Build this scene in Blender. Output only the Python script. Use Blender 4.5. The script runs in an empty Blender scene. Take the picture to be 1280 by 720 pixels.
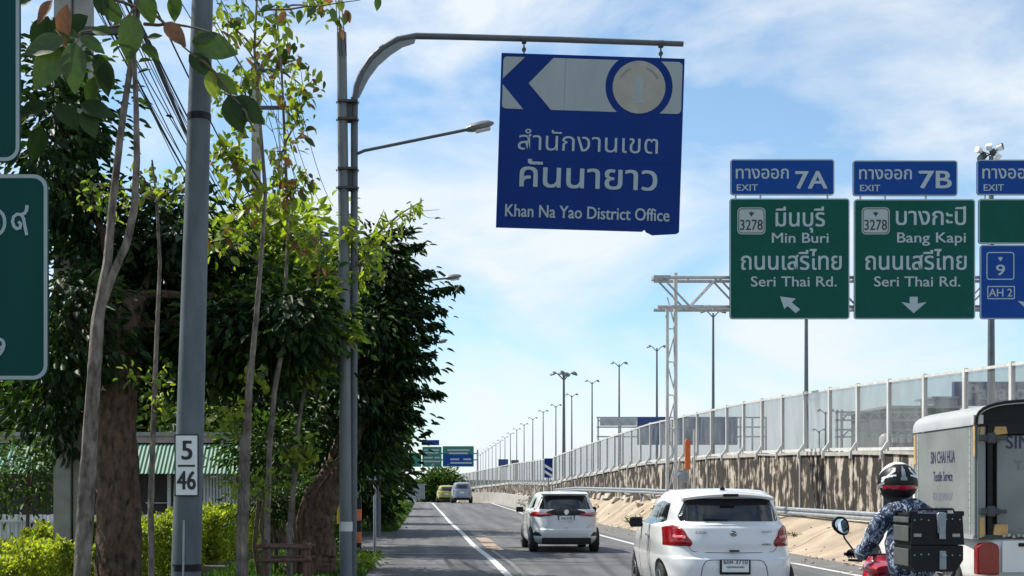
import bpy, bmesh, math, random
import numpy as np
from mathutils import Vector, Matrix, Euler
from mathutils.bvhtree import BVHTree
from mathutils.geometry import tessellate_polygon
S = bpy.context.scene
COL = S.collection
R = math.radians

# ------------------------------------------------------------------ camera
H = 1.55                       # eye height in the vehicle
F, CX, HY = 1600.0, 535.0, 612.0
cd = bpy.data.cameras.new("camera"); cam = bpy.data.objects.new("camera", cd); COL.objects.link(cam)
cam.location = (0, 0, H); cam.rotation_euler = (R(90), 0, 0)
cd.sensor_width = 36; cd.lens = F / 1280 * 36
cd.shift_x = (640 - CX) / 1280; cd.shift_y = (HY - 360) / 1280
cd.clip_start = 0.1; cd.clip_end = 6000
S.camera = cam

# ------------------------------------------------------------------ sky, sun, exposure
SUN_EL, SUN_AZ = 52.0, -62.0   # azimuth measured from +Y (ahead), negative = left
w = bpy.data.worlds.new("World"); S.world = w; w.use_nodes = True
nt = w.node_tree; nt.nodes.clear()
def N(nt, t, **k):
    n = nt.nodes.new(t)
    for a, b in k.items(): setattr(n, a, b)
    return n
out = N(nt, 'ShaderNodeOutputWorld'); bg = N(nt, 'ShaderNodeBackground'); bg.inputs[1].default_value = 0.12
sky = N(nt, 'ShaderNodeTexSky', sky_type='NISHITA', sun_disc=False)
sky.sun_elevation = R(SUN_EL); sky.sun_rotation = R(SUN_AZ); sky.air_density = 1.0; sky.dust_density = 0.35; sky.ozone_density = 1.2
tc = N(nt, 'ShaderNodeTexCoord')
mp = N(nt, 'ShaderNodeMapping'); mp.inputs['Scale'].default_value = (2.2, 1.3, 4.4); mp.inputs['Rotation'].default_value = (0, R(18), 0)
mp.inputs['Location'].default_value = (0.35, 0.2, 0.1)
n1 = N(nt, 'ShaderNodeTexNoise'); n1.inputs['Scale'].default_value = 2.1; n1.inputs['Detail'].default_value = 9; n1.inputs['Roughness'].default_value = .56; n1.inputs['Distortion'].default_value = .35
cr = N(nt, 'ShaderNodeValToRGB'); cr.color_ramp.elements[0].position = .41; cr.color_ramp.elements[1].position = .63
cr.color_ramp.elements[0].color = (.10, .10, .10, 1); cr.color_ramp.elements[1].color = (.95, .95, .95, 1)
mx = N(nt, 'ShaderNodeMix', data_type='RGBA'); mx.inputs[7].default_value = (5.6, 6.0, 6.3, 1)
L = nt.links.new
L(tc.outputs['Generated'], mp.inputs[0]); L(mp.outputs[0], n1.inputs['Vector']); L(n1.outputs['Fac'], cr.inputs[0])
L(cr.outputs[0], mx.inputs[0])
tint = N(nt, 'ShaderNodeMix', data_type='RGBA', blend_type='MULTIPLY'); tint.inputs[0].default_value = 1; tint.inputs[7].default_value = (0.80, 1.0, 1.07, 1)
L(sky.outputs[0], tint.inputs[6]); L(tint.outputs[2], mx.inputs[6]); L(mx.outputs[2], bg.inputs[0]); L(bg.outputs[0], out.inputs[0])

sl = bpy.data.lights.new("sun", 'SUN'); sun = bpy.data.objects.new("sun", sl); COL.objects.link(sun)
sl.energy = 4.9; sl.angle = R(.53); sl.color = (1, .94, .84)
sdir = Vector((math.sin(R(SUN_AZ)) * math.cos(R(SUN_EL)), math.cos(R(SUN_AZ)) * math.cos(R(SUN_EL)), math.sin(R(SUN_EL))))
sun.rotation_euler = sdir.to_track_quat('Z', 'Y').to_euler(); sun.location = (-30, 20, 40)
S.view_settings.view_transform = 'Standard'; S.view_settings.look = 'None'; S.view_settings.gamma = 1
S.view_settings.exposure = 0.42

rng = random.Random(7); nr = np.random.RandomState(11)

# ------------------------------------------------------------------ materials
def lin(c):
    return tuple(((v / 255) / 12.92 if v / 255 <= .04045 else (((v / 255) + .055) / 1.055) ** 2.4) for v in c)
def mat(name, c, rough=.6, metal=0.0, var=0.15, scale=6.0, bump=0.0, bscale=None, c2=None, stretch=(1, 1, 1), spec=.5, coat=0.0, island=0.0, transl=0.0):
    m = bpy.data.materials.new(name); m.use_nodes = True; t = m.node_tree; t.nodes.clear()
    o = N(t, 'ShaderNodeOutputMaterial'); b = N(t, 'ShaderNodeBsdfPrincipled')
    b.inputs['Roughness'].default_value = rough; b.inputs['Metallic'].default_value = metal
    b.inputs['Specular IOR Level'].default_value = spec; b.inputs['Coat Weight'].default_value = coat; b.inputs['Coat Roughness'].default_value = .05
    c = tuple(c)
    tcn = N(t, 'ShaderNodeTexCoord'); mpn = N(t, 'ShaderNodeMapping'); mpn.inputs['Scale'].default_value = stretch
    t.links.new(tcn.outputs['Object'], mpn.inputs[0])
    no = N(t, 'ShaderNodeTexNoise'); no.inputs['Scale'].default_value = scale; no.inputs['Detail'].default_value = 6; no.inputs['Roughness'].default_value = .6
    t.links.new(mpn.outputs[0], no.inputs['Vector'])
    rp = N(t, 'ShaderNodeValToRGB'); rp.color_ramp.elements[0].position = .32; rp.color_ramp.elements[1].position = .68
    a = tuple(v * (1 - var) for v in c); d = tuple(min(1, v * (1 + var)) for v in c)
    if c2 is not None: a, d = c, tuple(c2)
    rp.color_ramp.elements[0].color = (*a, 1); rp.color_ramp.elements[1].color = (*d, 1)
    t.links.new(no.outputs['Fac'], rp.inputs[0])
    col = rp.outputs[0]
    if island:
        g = N(t, 'ShaderNodeNewGeometry'); hs = N(t, 'ShaderNodeHueSaturation')
        m1 = N(t, 'ShaderNodeMapRange'); m1.inputs[3].default_value = 1 - island; m1.inputs[4].default_value = 1 + island
        m2 = N(t, 'ShaderNodeMapRange'); m2.inputs[3].default_value = .485; m2.inputs[4].default_value = .52
        wn = N(t, 'ShaderNodeTexWhiteNoise', noise_dimensions='1D')
        t.links.new(g.outputs['Random Per Island'], m1.inputs[0]); t.links.new(g.outputs['Random Per Island'], wn.inputs['W'])
        t.links.new(wn.outputs['Value'], m2.inputs[0])
        t.links.new(m1.outputs[0], hs.inputs['Value']); t.links.new(m2.outputs[0], hs.inputs['Hue']); t.links.new(col, hs.inputs['Color'])
        col = hs.outputs[0]
    t.links.new(col, b.inputs['Base Color'])
    if bump:
        nb = N(t, 'ShaderNodeTexNoise'); nb.inputs['Scale'].default_value = bscale or scale * 4; nb.inputs['Detail'].default_value = 5
        t.links.new(mpn.outputs[0], nb.inputs['Vector'])
        bp = N(t, 'ShaderNodeBump'); bp.inputs['Strength'].default_value = bump; bp.inputs['Distance'].default_value = .03
        t.links.new(nb.outputs['Fac'], bp.inputs['Height']); t.links.new(bp.outputs[0], b.inputs['Normal'])
    if transl:
        tr = N(t, 'ShaderNodeBsdfTranslucent'); ms = N(t, 'ShaderNodeMixShader'); ms.inputs[0].default_value = transl
        sc = N(t, 'ShaderNodeMix', data_type='RGBA', blend_type='MULTIPLY'); sc.inputs[0].default_value = 1; sc.inputs[7].default_value = (1.0, 1.0, .45, 1)
        br = N(t, 'ShaderNodeMix', data_type='RGBA', blend_type='ADD'); br.inputs[0].default_value = 1
        t.links.new(col, br.inputs[6]); t.links.new(col, br.inputs[7]); t.links.new(br.outputs[2], sc.inputs[6])
        t.links.new(sc.outputs[2], tr.inputs[0]); t.links.new(b.outputs[0], ms.inputs[1]); t.links.new(tr.outputs[0], ms.inputs[2])
        t.links.new(ms.outputs[0], o.inputs[0])
    else:
        t.links.new(b.outputs[0], o.inputs[0])
    return m
M = {}
M['asphalt'] = mat('asphalt', (.115, .116, .123), .85, var=.24, scale=1.4, stretch=(1.3, .4, 1), bump=.35, bscale=90)
def track_wear(m, sc, sx, lo):
    t = m.node_tree; b = [n for n in t.nodes if n.type == 'BSDF_PRINCIPLED'][0]; src = b.inputs['Base Color'].links[0].from_socket
    tcn = [n for n in t.nodes if n.type == 'TEX_COORD'][0]; mpn = N(t, 'ShaderNodeMapping'); mpn.inputs['Scale'].default_value = sx
    no = N(t, 'ShaderNodeTexNoise'); no.inputs['Scale'].default_value = sc; no.inputs['Detail'].default_value = 4; mr = N(t, 'ShaderNodeMapRange'); mr.inputs[1].default_value = .35; mr.inputs[2].default_value = .65; mr.inputs[3].default_value = lo; mr.inputs[4].default_value = 1.12
    mx = N(t, 'ShaderNodeMix', data_type='RGBA', blend_type='MULTIPLY'); mx.inputs[0].default_value = 1
    t.links.new(tcn.outputs['Object'], mpn.inputs[0]); t.links.new(mpn.outputs[0], no.inputs['Vector']); t.links.new(no.outputs['Fac'], mr.inputs[0]); t.links.new(src, mx.inputs[6]); t.links.new(mr.outputs[0], mx.inputs[7]); t.links.new(mx.outputs[2], b.inputs['Base Color'])
track_wear(M['asphalt'], 1.0, (1.7, .05, 1), .62)
M['paint'] = mat('road_paint', (.66, .66, .63), .6, c2=(.40, .40, .38), scale=9)
M['paint_old'] = mat('worn_road_paint', (.26, .25, .24), .7, c2=(.11, .11, .11), scale=7)
M['paint_orange'] = mat('worn_orange_paint', (.50, .33, .22), .7, c2=(.16, .14, .13), scale=5)
M['soil'] = mat('soil', (.075, .06, .042), .95, c2=(.05, .07, .025), scale=1.2, bump=.6, bscale=14)
M['gutter'] = mat('gutter_concrete', (.15, .145, .14), .9, var=.2, scale=2, bump=.3, bscale=40)
M['bank'] = mat('bank_concrete', (.31, .24, .175), .92, c2=(.43, .35, .26), scale=1.3, bump=.35, bscale=12)
track_wear(M['bank'], 1.0, (.5, .9, .5), .72)
M['rubble'] = mat('pale_rubble', (.55, .50, .42), .9, c2=(.22, .19, .15), scale=2.6, bump=.5, bscale=9)
M['conc'] = mat('concrete', (.30, .29, .27), .85, var=.22, scale=3, bump=.25, bscale=30)
M['conc_pale'] = mat('pale_concrete', (.47, .45, .42), .85, c2=(.30, .28, .25), scale=5, stretch=(1, 1, .3), bump=.2, bscale=25)
M['polepaint'] = mat('grey_pole_paint', (.088, .108, .124), .55, var=.15, scale=2.2, stretch=(1, 1, .5), bump=.08, bscale=30)
track_wear(M['polepaint'], 3.0, (2.5, 2.5, .5), .72)
M['polepaint2'] = mat('pale_pole_paint', (.115, .13, .142), .55, c2=(.17, .185, .195), scale=3, stretch=(1, 1, .4), bump=.1, bscale=30)
M['bracket_paint'] = mat('dark_bracket_paint', (.085, .095, .11), .5, metal=.2, var=.15, scale=5)
M['mast'] = mat('mast_paint', (.10, .12, .135), .5, metal=.2, var=.15, scale=4)
M['white_metal'] = mat('white_painted_steel', (.66, .66, .64), .45, c2=(.48, .47, .45), scale=5, stretch=(1, 1, .3))
M['gantry'] = mat('galvanised_gantry', (.42, .44, .46), .5, metal=.35, var=.15, scale=5)
M['galv'] = mat('galvanised_steel', (.30, .33, .36), .5, metal=.3, var=.2, scale=6)
M['steel_grey'] = mat('grey_steel', (.25, .28, .31), .5, metal=.3, var=.15, scale=6)
M['dark_metal'] = mat('dark_metal', (.045, .05, .055), .55, var=.2, scale=6)
M['lamp_metal'] = mat('lamp_housing', (.20, .215, .225), .4, metal=.2, var=.1, scale=6)
M['black'] = mat('black_plastic', (.008, .009, .011), .45, var=.2, scale=8, spec=.25)
M['rubber'] = mat('tyre_rubber', (.02, .02, .021), .85, var=.2, scale=20)
M['cable'] = mat('black_cable', (.018, .02, .022), .7)
M['sign_blue'] = mat('blue_sign_sheeting', (.004, .028, .17), .5, var=.10, scale=2, stretch=(1, 1, .4), spec=.12)
M['sign_blue2'] = mat('blue_exit_sheeting', (.005, .05, .24), .5, var=.08, scale=2, spec=.12)
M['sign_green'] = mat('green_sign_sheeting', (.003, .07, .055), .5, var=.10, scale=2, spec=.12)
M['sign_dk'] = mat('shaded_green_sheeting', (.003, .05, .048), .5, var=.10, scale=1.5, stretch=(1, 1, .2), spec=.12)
M['sign_white'] = mat('white_reflective', (.32, .38, .40), .5, var=.06, scale=4, spec=.2)
M['sign_letter'] = mat('white_letter_sheeting', (.34, .41, .45), .5, var=.05, scale=4, spec=.2)
M['sign_band'] = mat('grey_white_sheeting', (.31, .345, .36), .5, var=.08, scale=1.8, stretch=(1, 1, .3), spec=.2)
M['sign_cream'] = mat('aged_cream_disc', (.36, .345, .295), .6, c2=(.28, .27, .235), scale=4)
M['seal'] = mat('faded_seal_print', (.22, .23, .21), .6, var=.2, scale=8)
M['sign_black'] = mat('black_print', (.015, .015, .018), .5)
M['plate_white'] = mat('white_plate', (.72, .74, .74), .45, var=.05)
M['orange'] = mat('orange_paint', (.60, .15, .035), .55, var=.15)
M['yellow'] = mat('yellow_paint', (.62, .42, .06), .55, var=.1)
M['carwhite'] = mat('white_car_paint', (.70, .71, .72), .28, var=.02, coat=.6)
M['carpearl'] = mat('pearl_white_car_paint', (.62, .63, .63), .3, var=.02, coat=.6)
M['carsilver'] = mat('silver_car_paint', (.25, .27, .31), .3, metal=.5, var=.03, coat=.6)
M['caryellow'] = mat('yellow_green_taxi_paint', (.34, .30, .05), .35, var=.04, coat=.5)
M['carglass'] = mat('dark_car_glass', (.012, .014, .018), .06, var=.05, spec=.8)
M['redlight'] = mat('red_tail_lamp', (.22, .002, .007), .18, var=.2, scale=14, coat=.35)
M['redlight2'] = mat('clear_lamp_strip', (.62, .16, .16), .15, var=.1, coat=1)
M['chrome'] = mat('chrome', (.55, .57, .6), .18, metal=.9, var=.05)
M['rim'] = mat('alloy_rim', (.28, .29, .30), .35, metal=.6, var=.05)
M['truckwhite'] = mat('white_truck_paint', (.74, .74, .72), .4, var=.05, scale=3)
M['boxwall'] = mat('grey_painted_box_panel', (.23, .255, .25), .6, c2=(.165, .185, .185), scale=1.6, bump=.05, bscale=6)
M['boxroof'] = mat('grey_metal_box_roof', (.44, .45, .45), .4, metal=.2, var=.12, scale=2)
M['tan'] = mat('tan_foam_filler', (.52, .33, .13), .8, var=.2, scale=10)
M['ink'] = mat('navy_print', (.02, .026, .08), .6, var=.2, scale=20)
M['ink_faint'] = mat('faded_navy_print', (.17, .19, .26), .6, var=.2, scale=20)
M['red'] = mat('red_motorcycle_paint', (.35, .006, .02), .22, var=.05, coat=.8)
M['darkgrey'] = mat('dark_grey_case', (.075, .08, .078), .55, var=.15)
M['awning'] = mat('green_corrugated_awning', (.006, .10, .058), .6, c2=(.010, .145, .085), scale=3)
M['whitesheet'] = mat('white_corrugated_sheet', (.55, .57, .57), .55, var=.2, scale=3, stretch=(1, 1, .3))
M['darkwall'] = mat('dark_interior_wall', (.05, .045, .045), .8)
M['fascia'] = mat('pink_grey_fascia', (.35, .27, .26), .7, var=.15)
M['wood'] = mat('weathered_stake_wood', (.13, .075, .055), .85, var=.3, scale=8, stretch=(3, 3, .5), bump=.4)
M['bark_dark'] = mat('dark_rough_bark', (.025, .018, .014), .95, c2=(.17, .105, .07), scale=7, stretch=(1.9, 1.9, .9), bump=1.0, bscale=11)
M['bark_pale'] = mat('pale_smooth_bark', (.055, .04, .032), .9, c2=(.26, .22, .19), scale=13, stretch=(1, 1, .45), bump=.5, bscale=30)
M['twig'] = mat('brown_twig', (.11, .08, .05), .9, var=.3)
M['leaf_dark'] = mat('dark_leaf', (.017, .040, .012), .5, var=.3, scale=1.1, island=.4, transl=.15, spec=.2)
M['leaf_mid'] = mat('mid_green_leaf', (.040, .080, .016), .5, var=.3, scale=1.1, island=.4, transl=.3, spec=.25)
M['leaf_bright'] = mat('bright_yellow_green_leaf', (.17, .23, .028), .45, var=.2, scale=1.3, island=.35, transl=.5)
M['leaf_hedge'] = mat('hedge_leaf', (.32, .36, .035), .45, c2=(.09, .14, .02), scale=2.2, island=.5, transl=.45)
M['leaf_red'] = mat('reddish_young_leaf', (.15, .075, .035), .5, var=.25, island=.3, transl=.4)
M['leaf_brown'] = mat('dry_brown_leaf', (.19, .085, .05), .7, var=.3, transl=.25)
M['leaf_big'] = mat('broad_green_leaf', (.035, .07, .016), .45, var=.25, scale=5, transl=.3)
M['grass'] = mat('grass_blade', (.05, .11, .018), .6, var=.3, scale=1, island=.35, transl=.3)
M['lens'] = mat('lamp_lens', (.5, .52, .52), .2, var=.05)
M['mirror'] = mat('mirror_glass', (.55, .66, .75), .03, metal=1, var=.01)
M['helmet_w'] = mat('helmet_white', (.72, .72, .72), .25, var=.03, coat=.5)
M['skin'] = mat('skin', (.30, .17, .11), .6, var=.08)
M['pants'] = mat('dark_trousers', (.03, .032, .04), .85, var=.2)
M['distblue'] = mat('far_blue_panel', (.018, .05, .17), .6, var=.1)
M['distgrey'] = mat('far_grey_building', (.085, .09, .10), .8, var=.15, scale=1)
M['barrier_far'] = mat('far_grey_barrier', (.40, .42, .43), .8, var=.1)
M['bluegreen'] = mat('far_green_sign', (.005, .15, .11), .5, var=.08)

def streak_mat():
    m = mat('stained_wall_concrete', (.026, .022, .018), .95, c2=(.46, .42, .36), scale=1.9, stretch=(2.0, 2.0, .34), bump=.5, bscale=12)
    t = m.node_tree
    rp = [n for n in t.nodes if n.type == 'VALTORGB'][0]
    rp.color_ramp.elements[0].position = .48; rp.color_ramp.elements[1].position = .66
    e = rp.color_ramp.elements.new(.54); e.color = (.065, .048, .034, 1); e = rp.color_ramp.elements.new(.585); e.color = (.27, .23, .18, 1)
    no = [n for n in t.nodes if n.type == 'TEX_NOISE'][0]; no.inputs['Roughness'].default_value = .68; no.inputs['Distortion'].default_value = .6
    tcn = [n for n in t.nodes if n.type == 'TEX_COORD'][0]; n2 = N(t, 'ShaderNodeTexNoise'); n2.inputs['Scale'].default_value = 2.3; n2.inputs['Detail'].default_value = 4; t.links.new(tcn.outputs['Object'], n2.inputs['Vector'])
    ma = N(t, 'ShaderNodeMath', operation='MULTIPLY_ADD'); ma.inputs[1].default_value = .8; t.links.new(n2.outputs['Fac'], ma.inputs[0])
    sb = N(t, 'ShaderNodeMath', operation='MULTIPLY_ADD'); sb.inputs[1].default_value = 1.0; sb.inputs[2].default_value = -.39
    t.links.new(no.outputs['Fac'], ma.inputs[2]); t.links.new(ma.outputs[0], sb.inputs[0]); t.links.new(sb.outputs[0], rp.inputs[0])
    return m
M['stain'] = streak_mat()
def pane_mat():
    m = bpy.data.materials.new('smoky_acrylic'); m.use_nodes = True; t = m.node_tree; t.nodes.clear()
    o = N(t, 'ShaderNodeOutputMaterial'); tr = N(t, 'ShaderNodeBsdfTransparent'); tr.inputs[0].default_value = (.83, .83, .84, 1)
    d = N(t, 'ShaderNodeBsdfPrincipled'); d.inputs['Base Color'].default_value = (.30, .31, .31, 1); d.inputs['Roughness'].default_value = .25
    mx = N(t, 'ShaderNodeMixShader'); tcn = N(t, 'ShaderNodeTexCoord'); mpn = N(t, 'ShaderNodeMapping'); mpn.inputs['Scale'].default_value = (1, 1, .4)
    no = N(t, 'ShaderNodeTexNoise'); no.inputs['Scale'].default_value = 2.2; no.inputs['Detail'].default_value = 7
    mr = N(t, 'ShaderNodeMapRange'); mr.inputs[1].default_value = .35; mr.inputs[2].default_value = .75; mr.inputs[3].default_value = .02; mr.inputs[4].default_value = .26
    t.links.new(tcn.outputs['Object'], mpn.inputs[0]); t.links.new(mpn.outputs[0], no.inputs['Vector']); t.links.new(no.outputs['Fac'], mr.inputs[0])
    oi = N(t, 'ShaderNodeObjectInfo'); ad = N(t, 'ShaderNodeMath', operation='MULTIPLY_ADD'); ad.inputs[1].default_value = .14; ad.use_clamp = True
    t.links.new(oi.outputs['Random'], ad.inputs[0]); t.links.new(mr.outputs[0], ad.inputs[2]); t.links.new(ad.outputs[0], mx.inputs[0]); t.links.new(tr.outputs[0], mx.inputs[1]); t.links.new(d.outputs[0], mx.inputs[2]); t.links.new(mx.outputs[0], o.inputs[0])
    return m
M['pane'] = pane_mat()
def camo_mat():
    m = bpy.data.materials.new('blue_camouflage_cloth'); m.use_nodes = True; t = m.node_tree; t.nodes.clear()
    o = N(t, 'ShaderNodeOutputMaterial'); b = N(t, 'ShaderNodeBsdfPrincipled'); b.inputs['Roughness'].default_value = .9
    tcn = N(t, 'ShaderNodeTexCoord'); mpn = N(t, 'ShaderNodeMapping'); mpn.inputs['Scale'].default_value = (1.1, 1, .8); mpn.inputs['Rotation'].default_value = (0, R(35), 0)
    no = N(t, 'ShaderNodeTexNoise'); no.inputs['Scale'].default_value = 11; no.inputs['Detail'].default_value = 2.5; no.inputs['Distortion'].default_value = 1.6
    rp = N(t, 'ShaderNodeValToRGB'); rp.color_ramp.interpolation = 'CONSTANT'
    el = rp.color_ramp.elements; el[0].position = 0; el[0].color = (.35, .40, .50, 1); el[1].position = .40; el[1].color = (.012, .018, .04, 1)
    for p, c in ((.50, (.055, .08, .14)), (.57, (.30, .36, .47)), (.62, (.02, .03, .06)), (.70, (.6, .64, .7))):
        e = el.new(p); e.color = (*c, 1)
    t.links.new(tcn.outputs['Object'], mpn.inputs[0]); t.links.new(mpn.outputs[0], no.inputs['Vector']); t.links.new(no.outputs['Fac'], rp.inputs[0])
    t.links.new(rp.outputs[0], b.inputs['Base Color']); t.links.new(b.outputs[0], o.inputs[0])
    return m
M['camo'] = camo_mat()

# ------------------------------------------------------------------ builders
ORG = {}
def at(px, py, D): return Vector(((px - CX) * D / F, D, H - (py - HY) * D / F))
def thing(name, label, cat, loc=(0, 0, 0), group=None):
    o = bpy.data.objects.new(name, None); COL.objects.link(o); o.location = loc; o.empty_display_size = .2
    o['label'] = label; o['category'] = cat
    if group: o['group'] = group
    ORG[o.name] = Vector(loc); return o
class MB:
    def __init__(s): s.v = []; s.f = []
    def add(s, vs, fs):
        n = len(s.v); s.v += [tuple(v) for v in vs]; s.f += [tuple(i + n for i in f) for f in fs]; return s
    def box(s, c, d, rot=None):
        c = Vector(c); x, y, z = d[0] / 2, d[1] / 2, d[2] / 2
        vs = [Vector((a * x, b * y, e * z)) for a in (-1, 1) for b in (-1, 1) for e in (-1, 1)]
        if rot: m = Euler(rot).to_matrix(); vs = [m @ v for v in vs]
        return s.add([v + c for v in vs], [(0, 1, 3, 2), (4, 6, 7, 5), (0, 4, 5, 1), (2, 3, 7, 6), (0, 2, 6, 4), (1, 5, 7, 3)])
    def bar(s, a, b, w, h=None, up=(0, 0, 1)):
        a, b = Vector(a), Vector(b); h = h or w; t = (b - a).normalized(); u = Vector(up)
        if abs(t.dot(u)) > .98: u = Vector((0, 1, 0))
        r = t.cross(u).normalized(); u = r.cross(t).normalized()
        vs = [p + r * (i * w / 2) + u * (j * h / 2) for p in (a, b) for i, j in ((-1, -1), (1, -1), (1, 1), (-1, 1))]
        return s.add(vs, [(3, 2, 1, 0), (4, 5, 6, 7), (0, 1, 5, 4), (1, 2, 6, 5), (2, 3, 7, 6), (3, 0, 4, 7)])
    def tube(s, pts, rad, n=8, cap=True):
        pts = [Vector(p) for p in pts]; k = len(pts)
        rad = rad if isinstance(rad, (list, tuple)) else [rad] * k
        base = len(s.v); t0 = (pts[1] - pts[0]).normalized(); u = t0.orthogonal().normalized()
        for i, p in enumerate(pts):
            t = (pts[min(i + 1, k - 1)] - pts[max(i - 1, 0)]).normalized()
            u = (u - t * u.dot(t)); u = u.normalized() if u.length > 1e-5 else t.orthogonal().normalized()
            w_ = t.cross(u)
            for j in range(n):
                a = 2 * math.pi * j / n
                s.v.append(tuple(p + (u * math.cos(a) + w_ * math.sin(a)) * rad[i]))
        for i in range(k - 1):
            for j in range(n):
                a = base + i * n + j; b = base + i * n + (j + 1) % n
                s.f.append((a, b, b + n, a + n))
        if cap:
            s.f.append(tuple(base + j for j in reversed(range(n)))); s.f.append(tuple(base + (k - 1) * n + j for j in range(n)))
        return s
    def prism(s, poly, y0, y1):     # poly in (x,z), extruded along y
        n = len(poly)
        vs = [(x, y0, z) for x, z in poly] + [(x, y1, z) for x, z in poly]
        tr = tessellate_polygon([[Vector((x, z, 0)) for x, z in poly]])
        fs = [tuple(t) for t in tr] + [tuple(i + n for i in reversed(t)) for t in tr] + [(i, i + n, (i + 1) % n + n, (i + 1) % n) for i in range(n)]
        return s.add(vs, fs)
    def prismx(s, poly, x0, x1):    # poly in (y,z), extruded along x
        n = len(poly)
        vs = [(x0, y, z) for y, z in poly] + [(x1, y, z) for y, z in poly]
        fs = [tuple(reversed(range(n))), tuple(range(n, 2 * n))] + [(i, (i + 1) % n, (i + 1) % n + n, i + n) for i in range(n)]
        return s.add(vs, fs)
    def lathe(s, c, axis, prof, n=20):   # prof: (radius, along)
        c = Vector(c); ax = Vector(axis).normalized(); u = ax.orthogonal().normalized(); w_ = ax.cross(u); b = len(s.v)
        for r, t in prof:
            for j in range(n):
                a = 2 * math.pi * j / n; s.v.append(tuple(c + ax * t + (u * math.cos(a) + w_ * math.sin(a)) * r))
        for i in range(len(prof) - 1):
            for j in range(n):
                p = b + i * n + j; q = b + i * n + (j + 1) % n
                s.f.append((p, q, q + n, p + n))
        s.f.append(tuple(b + j for j in reversed(range(n)))); s.f.append(tuple(b + (len(prof) - 1) * n + j for j in range(n)))
        return s
def finish(me, smooth):
    bm = bmesh.new(); bm.from_mesh(me); bmesh.ops.recalc_face_normals(bm, faces=bm.faces); bm.to_mesh(me); bm.free()
    if smooth:
        me.polygons.foreach_set('use_smooth', [True] * len(me.polygons))
        try: me.set_sharp_from_angle(angle=R(38))
        except Exception: pass
def obj(name, mb, m, parent=None, smooth=False, kind=None, bevel=0, tag=None, fix=True):
    org = ORG[parent.name] if parent is not None else Vector((0, 0, 0))
    me = bpy.data.meshes.new(name)
    me.from_pydata([(v[0] - org.x, v[1] - org.y, v[2] - org.z) for v in mb.v], [], mb.f); me.update()
    if fix: finish(me, smooth)
    me.materials.append(M[m] if isinstance(m, str) else m)
    o = bpy.data.objects.new(name, me); COL.objects.link(o)
    if parent is not None: o.parent = parent
    ORG[o.name] = org
    if kind: o['kind'] = kind
    if bevel:
        b = o.modifiers.new('bevel', 'BEVEL'); b.width = bevel; b.segments = 2; b.limit_method = 'ANGLE'
    if tag:
        o['label'] = tag[0]; o['category'] = tag[1]
        if len(tag) > 2: o['group'] = tag[2]
    return o
def recenter(o):   # move a top-level mesh's origin to its base
    me = o.data; vs = [v.co for v in me.vertices]
    c = Vector((sum(v.x for v in vs) / len(vs), sum(v.y for v in vs) / len(vs), min(v.z for v in vs)))
    me.transform(Matrix.Translation(-c)); o.location = c; return o
def copy_tree(o, parent=None):
    c = o.copy(); COL.objects.link(c); c.parent = parent
    for ch in list(o.children): copy_tree(ch, c)
    return c
_tc = bpy.data.curves.new('lettering_source', 'FONT'); _to = bpy.data.objects.new('lettering_source', _tc)
def text_geo(body, bold=0.0):
    _tc.body = body; _tc.resolution_u = 3; _tc.extrude = 0; _tc.offset = bold
    if _to.name not in COL.objects: COL.objects.link(_to)
    dg = bpy.context.evaluated_depsgraph_get(); dg.update(); e = _to.evaluated_get(dg); me = e.to_mesh()
    v = np.array([x.co[:] for x in me.vertices]); f = [tuple(p.vertices) for p in me.polygons]; e.to_mesh_clear()
    return v, f
def lettering(body, x0, x1, zb, em, y, m, parent, bold=.012, frame=None, name='lettering', thick=.003):
    """text facing -Y, fitted between x0 and x1, baseline zb, em size; frame maps (x, y, z) to world"""
    v, f = text_geo(body, 0)
    a, b = v[:, 0].min(), v[:, 0].max(); X = x0 + (v[:, 0] - a) / (b - a) * (x1 - x0); Z = zb + v[:, 1] * em
    mb = MB(); n = len(v); q = bold * em
    for k, (dx, dz) in enumerate(((0, 0), (q, q * .5), (-q, -q * .5), (q, -q * .5), (-q, q * .5)) if bold > .004 else ((0, 0),)):
        for t in f:
            j = y - .0007 * k - rng.random() * .0006; P = [(X[i] + dx, j, Z[i] + dz) for i in t]
            if frame: P = [frame(p) for p in P]
            mb.add(P, [tuple(range(len(t)))])
    return obj(name, mb, m, parent, fix=False)
def rrect(x0, z0, x1, z1, r, n=4):
    p = []
    for cx_, cz, a0 in ((x1 - r, z0 + r, -90), (x1 - r, z1 - r, 0), (x0 + r, z1 - r, 90), (x0 + r, z0 + r, 180)):
        for i in range(n + 1):
            a = R(a0 + 90 * i / n); p.append((cx_ + r * math.cos(a), cz + r * math.sin(a)))
    return p
def ring(poly_o, poly_i, y):
    mb = MB(); n = len(poly_o); mb.add([(x, y, z) for x, z in poly_o] + [(x, y, z) for x, z in poly_i], [(i, (i + 1) % n, (i + 1) % n + n, i + n) for i in range(n)]); return mb
def interp(tab, x):
    if x <= tab[0][0]: return tab[0][1]
    for (a, va), (b, vb) in zip(tab, tab[1:]):
        if x <= b: return va + (vb - va) * (x - a) / (b - a)
    return tab[-1][1]

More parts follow.
